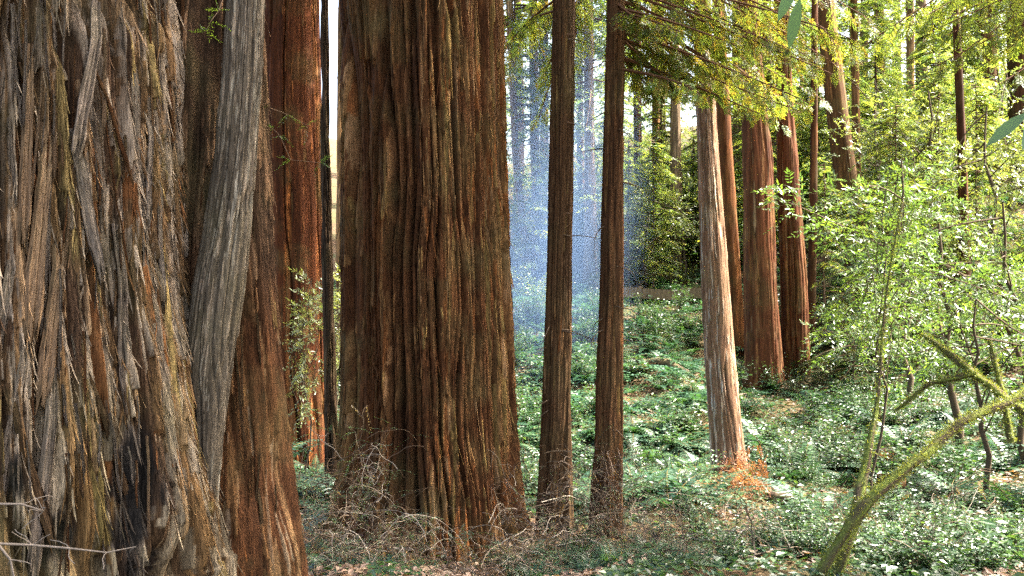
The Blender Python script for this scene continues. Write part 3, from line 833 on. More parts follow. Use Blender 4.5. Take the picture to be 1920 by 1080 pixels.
def shrub_mesh(seed, cols, ns=12, L=.9, leaf=.045, per=42, wid=.55, mat=None):
    rng = np.random.default_rng(seed); m = MB(); cols = np.array(cols)
    for s_ in range(ns):
        a = rng.uniform(0, 2 * np.pi); l = L * rng.uniform(.5, 1.15); le = rng.uniform(.15, .9)
        s = np.linspace(0, 1, 6)
        pts = np.stack([np.cos(a) * le * l * s ** 1.3, np.sin(a) * le * l * s ** 1.3, l * (s - .15 * s * s * le * 2)], -1) + rng.normal(0, .02, (6, 3)) * s[:, None]
        m.tube(pts, .007 * (1 - .8 * s), 3, (.10, .07, .04), 0)
        t = rng.uniform(.2, 1, per)
        B = np.stack([np.interp(t, s, pts[:, i]) for i in range(3)], -1) + rng.normal(0, .07 * L, (per, 3))
        th = rng.uniform(0, 2 * np.pi, per)
        D = nrm(np.stack([np.cos(th), np.sin(th), rng.normal(0, .25, per)], -1))
        NR = nrm(np.array([0, 0, 1.]) + rng.normal(0, .35, (per, 3)))
        c = cols[rng.integers(0, len(cols), per)] * rng.uniform(.75, 1.3, (per, 1))
        m.quads(leafq(B, D, NR, leaf * rng.uniform(.7, 1.3, per), leaf * wid), c, 1)
    return m.mesh('shrub', [M_TWIG, mat or M_LEAF])
SC = [(.028, .072, .024), (.04, .09, .024), (.028, .07, .034), (.055, .105, .028)]
SHRUBS = [shrub_mesh(80 + i, SC, 12, .8, (.05, .075, .06, .095)[i], (50, 36, 44, 26)[i], (.55, .5, .6, .42)[i]) for i in range(4)]
SHRUBS_BIG = [shrub_mesh(90 + i, SC + NY[:2], 16, 1.7, .075, 70) for i in range(3)]

# where the ground cover grows
rng = np.random.default_rng(21)
def scatter(n, ylo, yhi, xlo=-.62, xhi=.66):
    Y = np.sqrt(rng.uniform(ylo ** 2, yhi ** 2, n)); x = rng.uniform(xlo, xhi, n) * Y
    return x, Y
def visible(x, Y):
    p = 960 + x / Y * F
    # hidden behind the two giants from here and from a step aside
    return (p > 940) | ((p > 470) & (p < 680))
x, Y = scatter(1500, 10.5, 34)
k = visible(x, Y) & ~((x > -.3) & (x < 1.6) & (Y < 11)) & ~((np.abs(x / Y * F - 435) < 62) & (Y < 15.3))
x, Y = x[k], Y[k]
order = np.argsort(Y); x, Y = x[order], Y[order]
print('ferns', len(x))
NF = 170
for i in range(min(NF, len(x))):
    g = float(ground_z(x[i], Y[i])) - .03
    s = rng.uniform(.7, 1.7)
    o = thing('fern', 'green sword fern ' + region(x[i], Y[i]), 'fern', (x[i], Y[i], g), 'sword ferns ' + region(x[i], Y[i]), FERNS[i % 5], (rng.normal(0, .1), rng.normal(0, .1), rng.uniform(0, 6.28)), (s, s, s * rng.uniform(.8, 1.2)))
m = MB(); rr = np.random.default_rng(5); cF = np.array(FC)
yb = rr.uniform(16.5, 31, 330); xb = rr.uniform(-.03, .22, 330) * yb
x = np.r_[x, xb]; Y = np.r_[Y, yb]
kk = ~((Y > 27.6) & (Y < 30) & (x / Y * F > 195) & (x / Y * F < 365)); kk |= rr.random(len(x)) < .45; kk[:NF] = True
x, Y = x[kk], Y[kk]
for i in range(NF, len(x)):
    b0 = np.array([x[i], Y[i], float(ground_z(x[i], Y[i]))]); sc = rr.uniform(.6, 1.2)
    for f in range(9):
        a = 2 * np.pi * (f + rr.uniform(-.4, .4)) / 9; l = .85 * sc * rr.uniform(.7, 1.1); el = rr.uniform(.5, 1.1)
        u = np.linspace(.12, 1, 9); out = np.array([math.cos(a), math.sin(a), 0])
        pts = b0 + out * (l * (math.cos(el) * u + .25 * u * u))[:, None]; pts[:, 2] += l * (math.sin(el) * u - .6 * u * u)
        tg = nrm(np.gradient(pts, axis=0)); sdv = np.array([-out[1], out[0], 0])
        c = cF[rr.integers(4)] * rr.uniform(.75, 1.25)
        for sg in (-1, 1):
            d = nrm(sg * sdv * .93 + tg * .3 + rr.normal(0, .08, (9, 3)))
            m.quads(leafq(pts, d, np.cross(tg, -sdv) + 0 * tg, l * .15 * np.clip((1.05 - u) * 1.6, .1, 1), l * .085, .12, .35), c, 0)
o = thing('fern_bank', 'green ferns covering the far bank as one mass', 'ferns', me=m.mesh('fern_bank', [M_FERN])); o['kind'] = 'stuff'
x, Y = scatter(700, 11.5, 36)
k = visible(x, Y) & ~((np.abs(x / Y * F - 435) < 62) & (Y < 15.3)); x, Y = x[k], Y[k]
order = np.argsort(Y); x, Y = x[order], Y[order]
for i in range(min(260, len(x))):
    g = float(ground_z(x[i], Y[i])) - .03
    s = rng.uniform(.6, 1.3)
    thing('shrub', 'small-leaved green shrub ' + region(x[i], Y[i]), 'shrub', (x[i], Y[i], g), 'low shrubs ' + region(x[i], Y[i]), SHRUBS[i % 4], (0, 0, rng.uniform(0, 6.28)), (s, s, s))
x, Y = scatter(130, 20, 44)
k = visible(x, Y) & ~((x / Y > .05) & (x / Y < .24) & (Y < 31)) & ~((x / Y > .24) & (x / Y < .36) & (Y < 25)); x, Y = x[k], Y[k]
for i in range(len(x)):
    g = float(ground_z(x[i], Y[i])) - .03
    s = rng.uniform(.8, 1.6)
    thing('bush', 'tall loose green bush ' + region(x[i], Y[i]), 'bush', (x[i], Y[i], g), 'tall bushes ' + region(x[i], Y[i]), SHRUBS_BIG[i % 3], (0, 0, rng.uniform(0, 6.28)), (s, s, s))

x = rng.uniform(950, 1930, 150); Y = rng.uniform(33.5, 60, 150)
for i in range(150):
    p = np.array([(x[i] - 960) / F * Y[i], Y[i], 0.]); p[2] = ground_z(p[0], p[1]) - .03
    s = rng.uniform(1.0, 2.1)
    thing('bush', 'green bush on the hillside far behind the trunks', 'bush', p, 'bushes on the far hillside', SHRUBS_BIG[i % 3], (0, 0, rng.uniform(0, 6.28)), (s * 1.3, s * 1.3, s))
x = rng.uniform(1230, 1960, 150); Y = rng.uniform(7.6, 11.5, 150)
for i in range(150):
    if 1310 < x[i] < 1470 and Y[i] > 9:
        continue
    p = np.array([(x[i] - 960) / F * Y[i], Y[i], 0.]); p[2] = ground_z(p[0], p[1]) - .02
    s = rng.uniform(.35, .75)
    if i % 3 == 0:
        thing('fern', 'small sword fern in the near undergrowth by the mossy trunk', 'fern', p, 'small ferns in the near undergrowth', FERNS[i % 5], (0, 0, rng.uniform(0, 6.28)), (s, s, s))
    else:
        thing('shrub', 'small leafy plant in the near undergrowth by the mossy trunk', 'plant', p, 'leafy plants in the near undergrowth', SHRUBS[i % 4], (0, 0, rng.uniform(0, 6.28)), (s * 1.1, s * 1.1, s))

BROAD = shrub_mesh(99, [(.04, .09, .035), (.05, .10, .05), (.06, .12, .03)], 7, .6, .13, 14, .45, M_BAY)
for i, (a, Yb, sc) in enumerate([(1740, 7.9, .8), (1790, 8.3, .9), (1850, 7.8, .8), (1900, 8.2, 1.), (1690, 8.6, .7), (1870, 8.9, .9), (1930, 7.6, .9), (1780, 7.4, .6)]):
    xb_ = (a - 960) / F * Yb
    thing('broadleaf_plant', 'low plant with large green leaves in front of the mossy trunk', 'plant', (xb_, Yb, float(ground_z(xb_, Yb)) - .02), 'large-leaved plants before the mossy trunk', BROAD, (0, 0, i * 1.3), (sc, sc, sc))
for i in range(84):
    if i < 24:
        a, Yb = rng.uniform(545, 770), rng.uniform(7.3, 8.4)
        lab, grp = 'small green fern among the dead twigs between the two giants', 'small ferns between the two giants'
    else:
        a, Yb = rng.uniform(970, 1290), rng.uniform(7.6, 9.3)
        lab, grp = 'small green fern before the feet of the slim trunks', 'small ferns before the slim trunks'
    xb_ = (a - 960) / F * Yb; sc = rng.uniform(.35, .75)
    thing('fern', lab, 'fern', (xb_, Yb, float(ground_z(xb_, Yb)) - .02), grp, FERNS[i % 5], (0, 0, i * 1.3), (sc, sc, sc))
# ground cover: sorrel leaves and litter too many to count
n = 42000
Y = 6.5 + 28 * rng.random(n) ** 1.3; x = rng.uniform(-.3, .68, n) * Y
P = np.stack([x, Y, ground_z(x, Y) + rng.uniform(.0, .09, n)], -1)
th = rng.uniform(0, 2 * np.pi, n)
D = nrm(np.stack([np.cos(th), np.sin(th), rng.normal(0, .2, n)], -1)); NR = nrm(np.array([0, 0, 1.]) + rng.normal(0, .3, (n, 3)))
live = noise(x * .6, Y * .6, 4) + .5 * noise(x * 2.2, Y * 2.2, 14) + .2 * rng.normal(0, .4, n) > -.05
cl = np.array(SC)[rng.integers(0, 4, n)]; cd = np.array([(.16, .09, .05), (.11, .06, .035), (.22, .15, .09)])[rng.integers(0, 3, n)]
sz = rng.uniform(.04, .10, n) * (1 + .03 * (Y - 6))
for sel, cc, nm, lab, cat, mt in ((live, cl, 'ground_cover', 'low green sorrel leaves carpeting the forest floor', 'ground cover', M_LEAF), (~live, cd, 'leaf_litter', 'brown fallen leaves strewn over the forest floor', 'leaf litter', M_DEAD)):
    m = MB(); m.quads(leafq(P[sel], D[sel], NR[sel], sz[sel], sz[sel] * .6), cc[sel] * rng.uniform(.7, 1.3, (sel.sum(), 1)), 0)
    o = thing(nm, lab, cat, me=m.mesh(nm, [mt])); o['kind'] = 'stuff'

# ------------------------------------------------------------------ bay laurels on the right
def bay_crown(mb, tips, rng, cols, leaf=.09, per=12, spread=.22):
    cols = np.array(cols); tips = np.array(tips); T = len(tips)
    ax = tips.mean(0)
    D = nrm(nrm(tips - ax) * .6 + rng.normal(0, .6, (T, 3)) * [1, 1, .5] + [0, 0, -.15])
    NR = nrm(np.array([0, 0, 1.]) + rng.normal(0, .45, (T, 3)))
    l = leaf * rng.uniform(2.2, 4.2, T)
    for i in range(T):
        mb.tube(np.stack([tips[i], tips[i] + D[i] * l[i] - [0, 0, .2 * l[i]]]), [.004, .002], 3, (.09, .07, .035), 0)
    needle_fronds(mb, tips, D, NR, l, max(2, per // 2 - 1), leaf, leaf * .28, rng, cols, .2, 1, .3)

def bay_tree(label, base, top, r, seed, ntip=260, leaf=.09, cols=None, size=(1.6, 1.4, 1.6), per=12, name='bay_laurel', nbr=14, c_at=.72):
    rng = np.random.default_rng(seed)
    base = np.array(base, float); top = np.array(top, float)
    t = thing(name, label, 'tree', base, 'bay laurels on the right bank')
    s = np.linspace(0, 1, 9)
    pts = (top - base) * s[:, None] + rng.normal(0, .05, (9, 3)) * (s * (1 - s) * 4)[:, None] * np.linalg.norm(top - base) * .4
    m = MB(); m.tube(pts, r * (1 - .75 * s), 7, (.075, .055, .035)); obj('trunk', m.mesh('trunk', [M_TWIG], True), t)
    m = MB(); tips = []
    for b in range(nbr):
        f = rng.uniform(.3, 1); p = np.array([np.interp(f, s, pts[:, i]) for i in range(3)])
        c = pts[-1] * c_at + rng.normal(0, 1, 3) * np.array(size) * .55 + [0, 0, 0]
        mid = (p + c) / 2 + [0, 0, .15]
        uu = np.linspace(0, 1, 7)[:, None]; ctl = (p + c) / 2 + rng.normal(0, .25, 3) + [0, 0, .2]
        m.tube((1 - uu) ** 2 * p + 2 * uu * (1 - uu) * ctl + uu ** 2 * c, np.linspace(r * .3, .004, 7), 4, (.07, .05, .03), 0)
        for k in range(max(2, ntip // nbr)):
            u = rng.random()
            q = mid * (1 - u) + c * u + rng.normal(0, .21, 3) * np.array(size) * .5
            tips.append(q)
    bay_crown(m, tips, rng, cols or BC, leaf, per)
    obj('crown', m.mesh('crown', [M_TWIG, M_BAY]), t)
    return t
BC = [(.06, .12, .03), (.08, .15, .035), (.10, .17, .03), (.055, .10, .045)]
def gpt(pxx, Y):
    x_ = (pxx - 960) / F * Y
    return np.array([x_, Y, float(ground_z(x_, Y)) - .1])
BAYS = [
    ('bay laurel with bright leaves above the sunny bank, trunk bent', 1800, 16, (1760, 420), .08, (2.0, 1.5, 1.3), 260),
    ('bay laurel sapling with two thin stems before the red-brown pair', 1640, 11.5, (1665, 330), .022, (.8, .7, 1.1), 120),
    ('bay laurel crowding the edge of the sunny bank', 1930, 14, (1880, 380), .06, (1.5, 1.3, 1.2), 220),
    ('bay laurel with drooping leaves over the mossy trunk', 1850, 12, (1830, 560), .045, (1.3, 1., .6), 140),
    ('tall bay laurel behind the bright sapling', 1700, 20, (1690, 300), .07, (1.9, 1.5, 1.9), 260),
    ('tall bay laurel high on the sunny slope', 1860, 23, (1850, 200), .08, (2.2, 1.8, 2.), 280),
    ('low bay laurel beside the red-brown pair', 1650, 18, (1645, 560), .04, (1.1, 1., 1.), 150),
]
BAYS += [
    ('sunlit-tinted bay laurel under the thick dark trunks on the slope', 1760, 27, (1740, 170), .09, (2.6, 2., 2.4), 200),
    ('sunlit-tinted bay laurel at the top of the sunny slope', 1900, 29, (1880, 110), .09, (2.6, 2., 2.4), 200),
    ('sunlit-tinted bay laurel beside the sturdy leaning trunk', 1650, 31, (1640, 150), .09, (2.4, 2., 2.6), 200),
    ('slender bay laurel beside the sturdy leaning trunk', 1615, 27, (1615, 330), .05, (1.3, 1.2, 1.8), 140),
    ('low bay laurel rising behind the slimmest trunk, above the path', 1195, 34, (1200, 370), .06, (2.0, 1.4, 1.6), 130),
    ('low bay laurel above the path, next to the pale trunk', 1285, 33.5, (1285, 380), .06, (1.8, 1.4, 1.6), 130),
    ('sunlit-tinted bay laurel far up the slope, right of the slimmest trunk', 1175, 40, (1180, 250), .09, (2.8, 2., 3.), 170),
    ('sunlit-tinted bay laurel far up the slope behind the grey trunk', 1245, 43, (1245, 200), .09, (3.0, 2., 3.2), 180),
    ('sunlit-tinted bay laurel far up the slope, left of the pale trunk', 1300, 39, (1300, 260), .09, (2.6, 2., 3.), 170),
    ('sunlit-tinted bay laurel glimpsed between the pale trunk and red pair', 1375, 40, (1375, 280), .09, (2.4, 2., 3.4), 170),
    ('sunlit-tinted bay laurel far behind the narrower red trunk', 1500, 41, (1510, 250), .09, (3., 2., 3.4), 180),
    ('sunlit-tinted bay laurel between the slim trunks, up the slope', 1120, 42, (1115, 260), .09, (2.4, 2., 3.2), 170),
    ('bay laurel on the bank above the timber boards', 1210, 32, (1215, 330), .07, (2.2, 1.6, 2.), 170),
    ('bay laurel on the bank beside the hazy trunks', 1060, 35, (1075, 300), .07, (2., 1.6, 2.4), 170),
]
for i, (lab, gp, Y, tp, r, sz, nt_) in enumerate(BAYS):
    bay_tree(lab, gpt(gp, Y), px(tp[0], tp[1], Y), r, 700 + i, int(nt_ * 1.5), .10 if Y < 20 else .15, None if Y < 22 else [(.13, .18, .06), (.16, .20, .06), (.11, .16, .06)], sz, 12 if Y < 36 else 16)  # farther trees take a paler palette, sunlight painted into the leaves
bay_tree('sunlit-tinted bush in the gap beside the broad trunk', gpt(632, 19), px(634, 560, 19), .02, 721, 170, .09, [(.17, .20, .06), (.15, .19, .06)], (.5, .5, 1.5), 12, 'bush', 12, .7)  # leaf colour lightened to carry the glow of sunlight
# sapling before the red trunk on the left, sunlight put into its leaf colour
bay_tree('leafy sapling with sunlit-tinted leaves before the red trunk', gpt(570, 13.2), px(585, 520, 13), .02, 720, 190, .075, [(.16, .19, .08), (.14, .18, .07)], (.6, .5, 1.), 12, 'sapling', 12, .8)

# ------------------------------------------------------------------ mossy leaning trunk
def mossy(name, label, pts, radii, seed, parts=()):
    rng = np.random.default_rng(seed)
    def dense(pts, radii, n):
        pts = np.array(pts, float); d = np.r_[0, np.cumsum(np.linalg.norm(np.diff(pts, axis=0), axis=1))]
        u = np.linspace(0, d[-1], n)
        q = np.stack([np.interp(u, d, pts[:, i]) for i in range(3)], -1); r = np.interp(u, d, radii)
        for _ in range(n // 10):
            q[1:-1] = (q[:-2] + 2 * q[1:-1] + q[2:]) / 4
        return q, r
    t = thing(name, label, 'tree', np.array(pts[0]))
    for j, (pp, rr_) in enumerate([(pts, radii)] + list(parts)):
        q, r = dense(np.array(pp) - np.array(pts[0]), rr_, 60)
        m = MB()
        tg = nrm(np.gradient(q, axis=0)); u = nrm(np.cross(tg, [0, 1., 0])); v = np.cross(tg, u)
        a = np.arange(16) / 16 * 2 * np.pi
        ii = np.arange(60)[:, None]
        rad = r[:, None] * (1 + .24 * noise(ii * .35, np.cos(a) * 2 + 5, seed) + .16 * noise(ii * .9, np.sin(a) * 3 + 9, seed + 1))
        Pm = q[:, None] + rad[..., None] * (np.cos(a)[None, :, None] * u[:, None] + np.sin(a)[None, :, None] * v[:, None])
        mk = sstep(-.6, .3, noise(ii * .3, a[None] * 1.2, seed + 2))[..., None]
        C = np.array([.07, .05, .03]) * (1 - mk) + np.array([.13, .16, .03]) * mk
        m.grid(Pm, C, 0, wrap=True)
        obj('trunk' if j == 0 else 'limb', m.mesh('trunk', [M_MOSS], True), t)
        k = 6000 if j == 0 else 1800
        i0 = rng.integers(0, 60, k); j0 = rng.integers(0, 16, k)
        B = Pm[i0, j0] + rng.normal(0, .012, (k, 3)); D = nrm(B - q[i0] + rng.normal(0, .02, (k, 3)))
        m = MB(); m.quads(leafq(B, D, nrm(rng.normal(0, 1, (k, 3))), rng.uniform(.012, .035, k), .007), np.array([.15, .18, .035]) * rng.uniform(.6, 1.4, (k, 1)))
        o = obj('moss', m.mesh('moss', [M_LEAF]), t); o['kind'] = 'stuff'
    return t
mossy('mossy_trunk', 'moss-covered bay trunk bending low across the ferns', [px(1505, 1130, 7), px(1545, 1065, 7), px(1600, 975, 7), px(1640, 925, 7.05), px(1700, 880, 7.2), px(1760, 830, 7.4), px(1800, 790, 7.5), px(1850, 770, 7.6), px(1890, 758, 7.7), px(1930, 730, 7.8), px(2050, 640, 8)],
      [.058, .048, .043, .041, .038, .036, .034, .032, .03, .028, .018], 801,
      [([px(1560, 1100, 7.1), px(1590, 1020, 7.1), px(1612, 930, 7.2), px(1630, 840, 7.4), px(1645, 760, 7.6), px(1660, 560, 7.8), px(1690, 380, 8)], [.05, .044, .04, .032, .016, .01, .005])])
mossy('mossy_trunk', 'mossy limb slanting down over the sunlit bank', [px(1730, 628, 10.7), px(1750, 641, 10.6), px(1770, 655, 10.5), px(1830, 705, 10.2), px(1890, 750, 10), px(1960, 800, 9.8), px(2100, 960, 9.6)], [.016, .026, .034, .039, .043, .047, .06], 802,
      [([px(1830, 700, 10.2), px(1740, 720, 10.4), px(1680, 770, 10.5)], [.035, .028, .015]), ([px(1855, 640, 10.4), px(1880, 740, 10.2), px(1895, 830, 10.1)], [.022, .035, .04])])

# ------------------------------------------------------------------ tangles of dead twigs, pale twigs, dead fronds
def curl(rng, p, d, L, n=10, wig=.5, grav=-.25):
    pts = [np.array(p, float)]; d = np.array(d, float)
    for k in range(n):
        d = nrm(d + rng.normal(0, wig, 3) * .45 + [0, 0, grav * (k / n)])
        pts.append(pts[-1] + d * L / n)
    return np.array(pts)

def tangle(name, label, spots, seed, n, cols, Lr=(.3, .9), green=0, r=.0035, grav=-.35):
    rng = np.random.default_rng(seed); m = MB(); T = []
    for i in range(n):
        a, b, Y = spots[rng.integers(len(spots))]
        p = px(a + rng.normal(0, 30), b + rng.normal(0, 25), Y + rng.normal(0, .25))
        p[2] = max(p[2], float(ground_z(p[0], p[1])) + .02)
        d = nrm(np.array([rng.normal(), rng.normal() * .6, rng.uniform(-.2, 1)]))
        q = curl(rng, p, d, rng.uniform(*Lr), 9, .55, grav)
        c = np.array(cols[rng.integers(len(cols))]) * rng.uniform(.7, 1.3)
        m.tube(q, r * rng.uniform(.5, 1.4) * np.linspace(1, .4, 10), 3, c, 0)
        for k in range(3):
            j = rng.integers(2, 9)
            q2 = curl(rng, q[j], nrm(q[j] - q[j - 1] + rng.normal(0, .5, 3)), rng.uniform(.08, .25), 5, .6, grav)
            m.tube(q2, r * .55 * np.linspace(1, .4, 6), 3, c, 0)
            if rng.random() < .18:
                T.append((q2[0], nrm(q2[-1] - q2[0] + [0, 0, -.03]), nrm(rng.normal(0, 1, 3)), np.linalg.norm(q2[-1] - q2[0]), 0))
        if rng.random() < green:
            for k in range(4):
                j = rng.integers(3, 10)
                T.append((q[j], nrm(rng.normal(0, 1, 3) * [1, 1, .4]), np.array([0, 0, 1.]), rng.uniform(.1, .22), 1))
    for fl, cc in ((0, [(.15, .10, .06), (.11, .07, .045), (.19, .15, .10)]), (1, NB + [(.05, .10, .06)])):
        fronds_from(m, [t_[:4] for t_ in T if t_[4] == fl], 8, .026, .006, rng, cc) if any(t_[4] == fl for t_ in T) else None
    o = thing(name, label, 'twigs', me=m.mesh(name, [M_TWIG, M_DEAD if not green else M_NEEDLE]))
    o['kind'] = 'stuff'
    return o
TW = [(.17, .13, .09), (.10, .065, .04), (.28, .235, .18), (.065, .042, .027), (.09, .06, .035)]
tangle('dead_twigs', 'tangled dead twigs with a few green sprays between the two giants', [(580, 900, 8.2), (620, 980, 7.8), (680, 900, 8.3), (700, 1000, 7.6), (640, 1050, 7.2), (590, 1040, 7.2), (740, 1040, 7.5)], 901, 230, TW, (.25, .8), .45)
tangle('dead_twigs', 'grey dead twigs heaped at the foot of the broad trunk', [(800, 1060, 7.8), (880, 1060, 7.8), (960, 1050, 8), (1010, 1040, 8.2), (980, 960, 8.8)], 902, 170, TW, (.3, .8), .25)
tangle('dead_twigs', 'dark drooping dead twigs around the feet of the slim trunks', [(1060, 960, 9.4), (1120, 920, 9.4), (1140, 1000, 9.2), (1200, 980, 9.2), (1080, 1050, 8.6), (1180, 1060, 8.6), (1250, 1040, 8.8), (1150, 900, 9.5)], 903, 280, [(.06, .045, .03), (.10, .075, .05), (.16, .12, .09)], (.3, .9), .15)
tangle('dead_twigs', 'pale bare twigs and sticks lying among the leaves at the right', [(1400, 1030, 8), (1550, 1020, 8.4), (1700, 1040, 8), (1800, 980, 9), (1300, 1060, 8)], 904, 120, TW, (.3, 1.0), .1, .0045, -.15)

# bare pale twigs low in front of the giant
rng = np.random.default_rng(61)
for lab, pts in (('thin pale bare twig reaching across the charred foot of the giant', [(-40, 1018, 3.4), (60, 1022, 3.5), (130, 1028, 3.5), (200, 1036, 3.55), (255, 1025, 3.6)]),
                 ('short pale forked twig before the giant', [(-30, 945, 3.5), (40, 945, 3.5), (82, 958, 3.55)]),
                 ('crooked pale twig at the giant, lowest of three', [(-20, 1000, 3.3), (20, 1050, 3.3), (30, 1100, 3.3)])):
    q = np.array([px(*p) for p in pts]); b = q[0]
    m = MB(); m.tube(q - b, np.linspace(.006, .002, len(q)), 6, (.16, .13, .10))
    for k in range(7):
        j = rng.integers(1, len(q)); st = q[j] - b
        m.tube(curl(rng, st, nrm(rng.normal(0, 1, 3) * [1, .5, .7]), rng.uniform(.04, .14), 5, .4, -.1), .0018, 4, (.16, .13, .10))
    thing('bare_twig', lab, 'twig', b, None, m.mesh('bare_twig', [M_TWIG], True))

# dead orange fronds at the foot of the pale trunk
rng = np.random.default_rng(63); m = MB(); T = []
b = gpt(1390, 13.6) + [0, 0, .3]
for k in range(95):
    Yk = rng.uniform(12.2, 14.3); ak = rng.uniform(1348, 1440); p = gpt(ak, Yk)
    p[2] += rng.uniform(.22, .6)
    T.append((p - b, nrm(np.array([rng.normal(0, .6), rng.normal(0, .5), -.7])), nrm(rng.normal(0, 1, 3)), rng.uniform(.16, .34)))
m.tube(np.array([[-.25, 0, 0], [0, 0, -.05], [.3, 0, -.3]]), .008, 4, (.12, .06, .03))
fronds_from(m, T, 9, .06, .018, rng, [(.21, .085, .04), (.17, .075, .04), (.25, .115, .06)])
thing('dead_frond', 'dead orange-brown fronds hanging at the foot of the pale trunk', 'fronds', b, None, m.mesh('dead_frond', [M_TWIG, M_DEAD]))
for i, (a, Y) in enumerate([(1290, 13.5), (1330, 18), (1200, 22), (1760, 14.5), (1560, 19), (1480, 20), (1650, 15.5)]):
    p = gpt(a, Y)
    thing('fern', 'withered brown fern among the green ferns', 'fern', p + [0, 0, .08], 'withered brown ferns', DEADFERN, (0, 0, i), (1, 1, .8))

# ------------------------------------------------------------------ timber board along the path on the bank
t = thing('timber_edging', 'long weathered timber boards edging the path on the bank', 'edging', px(1170, 546, 29.5))
m = MB()
def boxq(mb, c, s, col):
    c = np.array(c); h = np.array(s) / 2
    v = np.array([[i, j, k] for i in (-1, 1) for j in (-1, 1) for k in (-1, 1)]) * h + c
    for f in ([0, 1, 3, 2], [4, 6, 7, 5], [0, 4, 5, 1], [2, 3, 7, 6], [0, 2, 6, 4], [1, 5, 7, 3]):
        mb.quads(v[f], col)
boxq(m, (0, 0, 0), (1.38, .06, .34), (.13, .095, .055)); BOARD = m.mesh('board', [M_BARKFAR])
m = MB(); boxq(m, (0, 0, -.15), (.1, .1, .62), (.16, .12, .08)); POST = m.mesh('post', [M_BARKFAR])
for i in range(3):
    obj('board', BOARD, t, (.5 + 1.4 * i - .6, .03 * (i % 2), (-.03, -.11, -.06)[i]), (0, (.02, .05, -.015)[i], (.01, -.02, .02)[i]))
    obj('post', POST, t, (1.15 + 1.4 * i - .6, .09, -.05 * i))

# fallen logs
rng = np.random.default_rng(88)
for i, (lab, a0, Y0, a1, Y1, r) in enumerate([('fallen mossy log on the fern bank below the timber boards', 1180, 22.5, 1300, 21.5, .13), ('fallen log lying beyond the mossy trunk', 1560, 15, 1760, 16.5, .14),
                                   ('short fallen log beside the dead orange fronds', 1440, 12.5, 1530, 12.0, .09), ('fallen branch on the floor by the slim trunks', 1180, 11.5, 1330, 12.2, .05)]):
    p, q = gpt(a0, Y0), gpt(a1, Y1)
    u = np.linspace(0, 1, 14)[:, None]; pts = p * (1 - u) + q * u; pts[:, 2] = np.maximum(pts[:, 2], ground_z(pts[:, 0], pts[:, 1]) + r * .5) + rng.normal(0, .02, 14)
    m = MB(); rad = r * (1 + .12 * rng.normal(size=14)); rad[0] = rad[-1] = r * .3
    m.tube(pts - p, rad, 12, (.065, .045, .03))
    thing('fallen_log', lab, 'log', p, None, m.mesh('fallen_log', [M_MOSS], True))

# stumps on the right
for lab, a, b_, Y, r, hgt, c in (('mossy brown stump among the ferns behind the mossy trunk', 1672, 880, 12.5, .17, .5, BROWN),):
    p = gpt(a, Y)
    pr = [(p[2] - .2, p[0], Y, r * 1.3), (p[2] + hgt * .5, p[0], Y, r), (p[2] + hgt, p[0], Y, r * .8), (p[2] + hgt + .02, p[0], Y, .02)]
    me, base = trunk_mesh('stump', pr, 950, .015, np.arange(-6, 6, .05), far_spec(np.array(c) * .45), M_BARKFAR)
    thing('stump', lab, 'stump', base, None, me)

# ------------------------------------------------------------------ near hanging leaves at the frame's edge
def near_leaf(label, pts, seed, L=.13):
    rng = np.random.default_rng(seed); q = np.array([px(*p) for p in pts]); b = q[0]
    t = thing('bay_sprig', label, 'leaves', b)
    m = MB(); m.tube(q - b, .003, 6, (.10, .09, .03)); obj('twig', m.mesh('twig', [M_TWIG], True), t)
    for k in range(len(q) - 1):
        s = np.linspace(0, 1, 7)
        d = nrm(q[k + 1] - q[k] + rng.normal(0, .02, 3) + np.array([0, 0, -.06])); sd = nrm(np.cross(d, [0, -1., .3]))
        w = .018 * np.sin(np.pi * np.clip(s, .02, 1)) ** .8
        c = (q[k + 1] - b) + d * (s * L)[:, None] + np.array([0, 0, -1.]) * (s * s * .02)[:, None]
        G = c[:, None] + sd * (w[:, None, None] * np.array([-1, 0, 1.])[None, :, None]) + np.array([0, 0, .004]) * np.array([1, 0, 1.])[None, :, None]
        m = MB(); m.grid(G, (.06, .13, .03)); obj('leaf', m.mesh('leaf', [M_BAY], True), t)
near_leaf('big dark green hanging leaves before the yellow-green boughs', [(1530, -60, 2.6), (1500, -45, 2.6), (1500, 0, 2.6)], 1)
near_leaf('big dark green leaves hanging before the sunny slope', [(1985, 180, 2.6), (1950, 200, 2.6), (1928, 214, 2.6)], 2)

# small green sprays and hanging twiglets on the giant
def sprig(label, pts, seed, cols, nl=.03):
    rng = np.random.default_rng(seed); q = np.array([px(*p) for p in pts]); b = q[0]
    m = MB(); m.tube(q - b, np.linspace(.004, .0015, len(q)), 4, (.12, .08, .05), 0); T = []
    for k in range(1, len(q)):
        for j in range(3):
            T.append((q[k] - b, nrm(rng.normal(0, 1, 3) * [1, .6, .5]), nrm(rng.normal(0, .4, 3) + [0, 0, 1]), rng.uniform(.06, .13)))
    fronds_from(m, T, 7, nl, .006, rng, cols)
    thing('redwood_sprig', label, 'sprig', b, None, m.mesh('redwood_sprig', [M_TWIG, M_NEEDLE]))
sprig('bright green sprig on the giant beside the leaning stem', [(425, -20, 5.5), (410, 20, 5.45), (395, 40, 5.4), (385, 60, 5.4)], 3, [(.12, .2, .04), (.1, .18, .03)])
sprig('sparse green sprig before the red trunk', [(480, 232, 6.2), (510, 240, 6.4), (525, 255, 6.4), (545, 300, 6.4), (600, 305, 6.4)], 4, [(.06, .12, .03)])
sprig('thin twig hanging between the giant and the red trunk', [(484, 120, 6.2), (500, 200, 6.4), (540, 215, 6.6), (575, 235, 6.6)], 5, [(.07, .12, .03)])
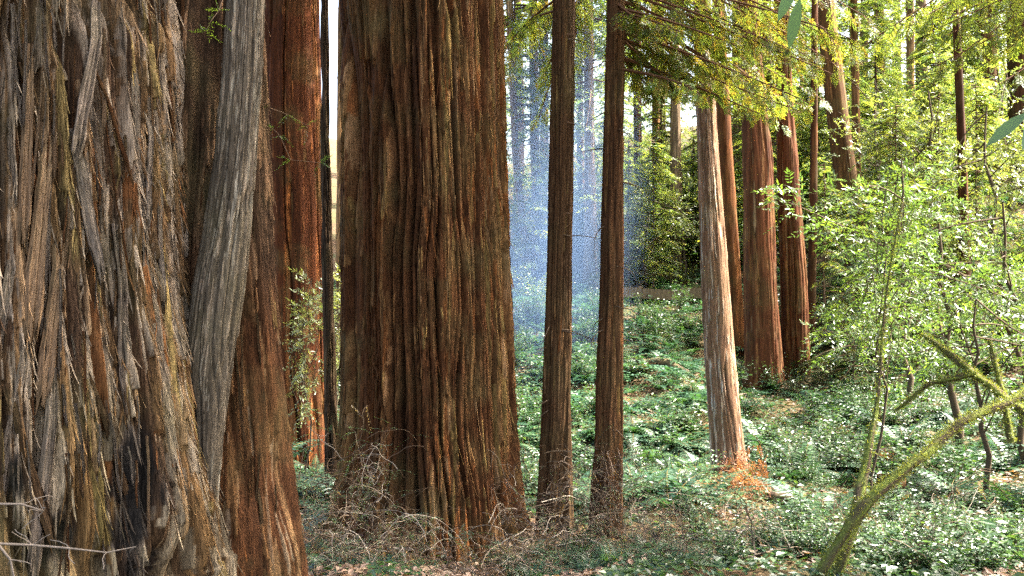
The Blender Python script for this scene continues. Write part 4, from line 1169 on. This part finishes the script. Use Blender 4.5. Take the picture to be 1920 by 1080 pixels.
sprig('blue-green sprays at the foot of the broad trunk', [(840, 1060, 7.6), (850, 1010, 7.5), (890, 1000, 7.4), (940, 1020, 7.4), (965, 1045, 7.4)], 6, [(.05, .11, .06), (.05, .10, .05)], .035)
sprig('green sprays sprouting between the two giants', [(560, 900, 7.6), (570, 840, 7.6), (600, 830, 7.6), (620, 810, 7.6)], 7, [(.05, .11, .05)], .035)

# ------------------------------------------------------------------ smoke drifting in the sun between the broad and the slim trunks
m, nt, out = new_mat('smoke')
L = nt.links.new
pv = N(nt, 'ShaderNodeVolumePrincipled')
pv.inputs['Color'].default_value = (.38, .6, 1.0, 1)
pv.inputs['Anisotropy'].default_value = .35
tc = N(nt, 'ShaderNodeTexCoord')
vm = N(nt, 'ShaderNodeVectorMath', operation='LENGTH'); L(tc.outputs['Object'], vm.inputs[0])
mr = N(nt, 'ShaderNodeMapRange'); mr.interpolation_type = 'SMOOTHSTEP'
mr.inputs[1].default_value = 1.0; mr.inputs[2].default_value = .15; mr.inputs[3].default_value = 0; mr.inputs[4].default_value = 1
L(vm.outputs['Value'], mr.inputs[0])
nz = N(nt, 'ShaderNodeTexNoise'); nz.inputs['Scale'].default_value = 2.2; nz.inputs['Detail'].default_value = 3; L(tc.outputs['Object'], nz.inputs['Vector'])
mr2 = N(nt, 'ShaderNodeMapRange'); mr2.inputs[1].default_value = .3; mr2.inputs[2].default_value = .7; mr2.inputs[3].default_value = .35; mr2.inputs[4].default_value = 1.2; L(nz.outputs[0], mr2.inputs[0])
mm = N(nt, 'ShaderNodeMath', operation='MULTIPLY'); L(mr.outputs[0], mm.inputs[0]); L(mr2.outputs[0], mm.inputs[1])
ms = N(nt, 'ShaderNodeMath', operation='MULTIPLY'); L(mm.outputs[0], ms.inputs[0]); ms.inputs[1].default_value = .045
L(ms.outputs[0], pv.inputs['Density'])
L(pv.outputs[0], out.inputs['Volume'])
m.cycles.volume_sampling = 'DISTANCE'
mb = MB()
a = np.linspace(0, 2 * np.pi, 25)[:-1]; b = np.linspace(-np.pi / 2 + .01, np.pi / 2 - .01, 13)
mb.grid(np.stack([np.cos(b)[:, None] * np.cos(a), np.cos(b)[:, None] * np.sin(a), np.sin(b)[:, None] + 0 * a], -1), (1, 1, 1), 0, wrap=True)
sm = thing('smoke', 'pale blue sunlit smoke hanging beyond the slim trunks', 'smoke', (.8, 25, .8), None, mb.mesh('smoke', [m], True), (0, .12, 0), (3.2, 7, 9))
sm['kind'] = 'stuff'
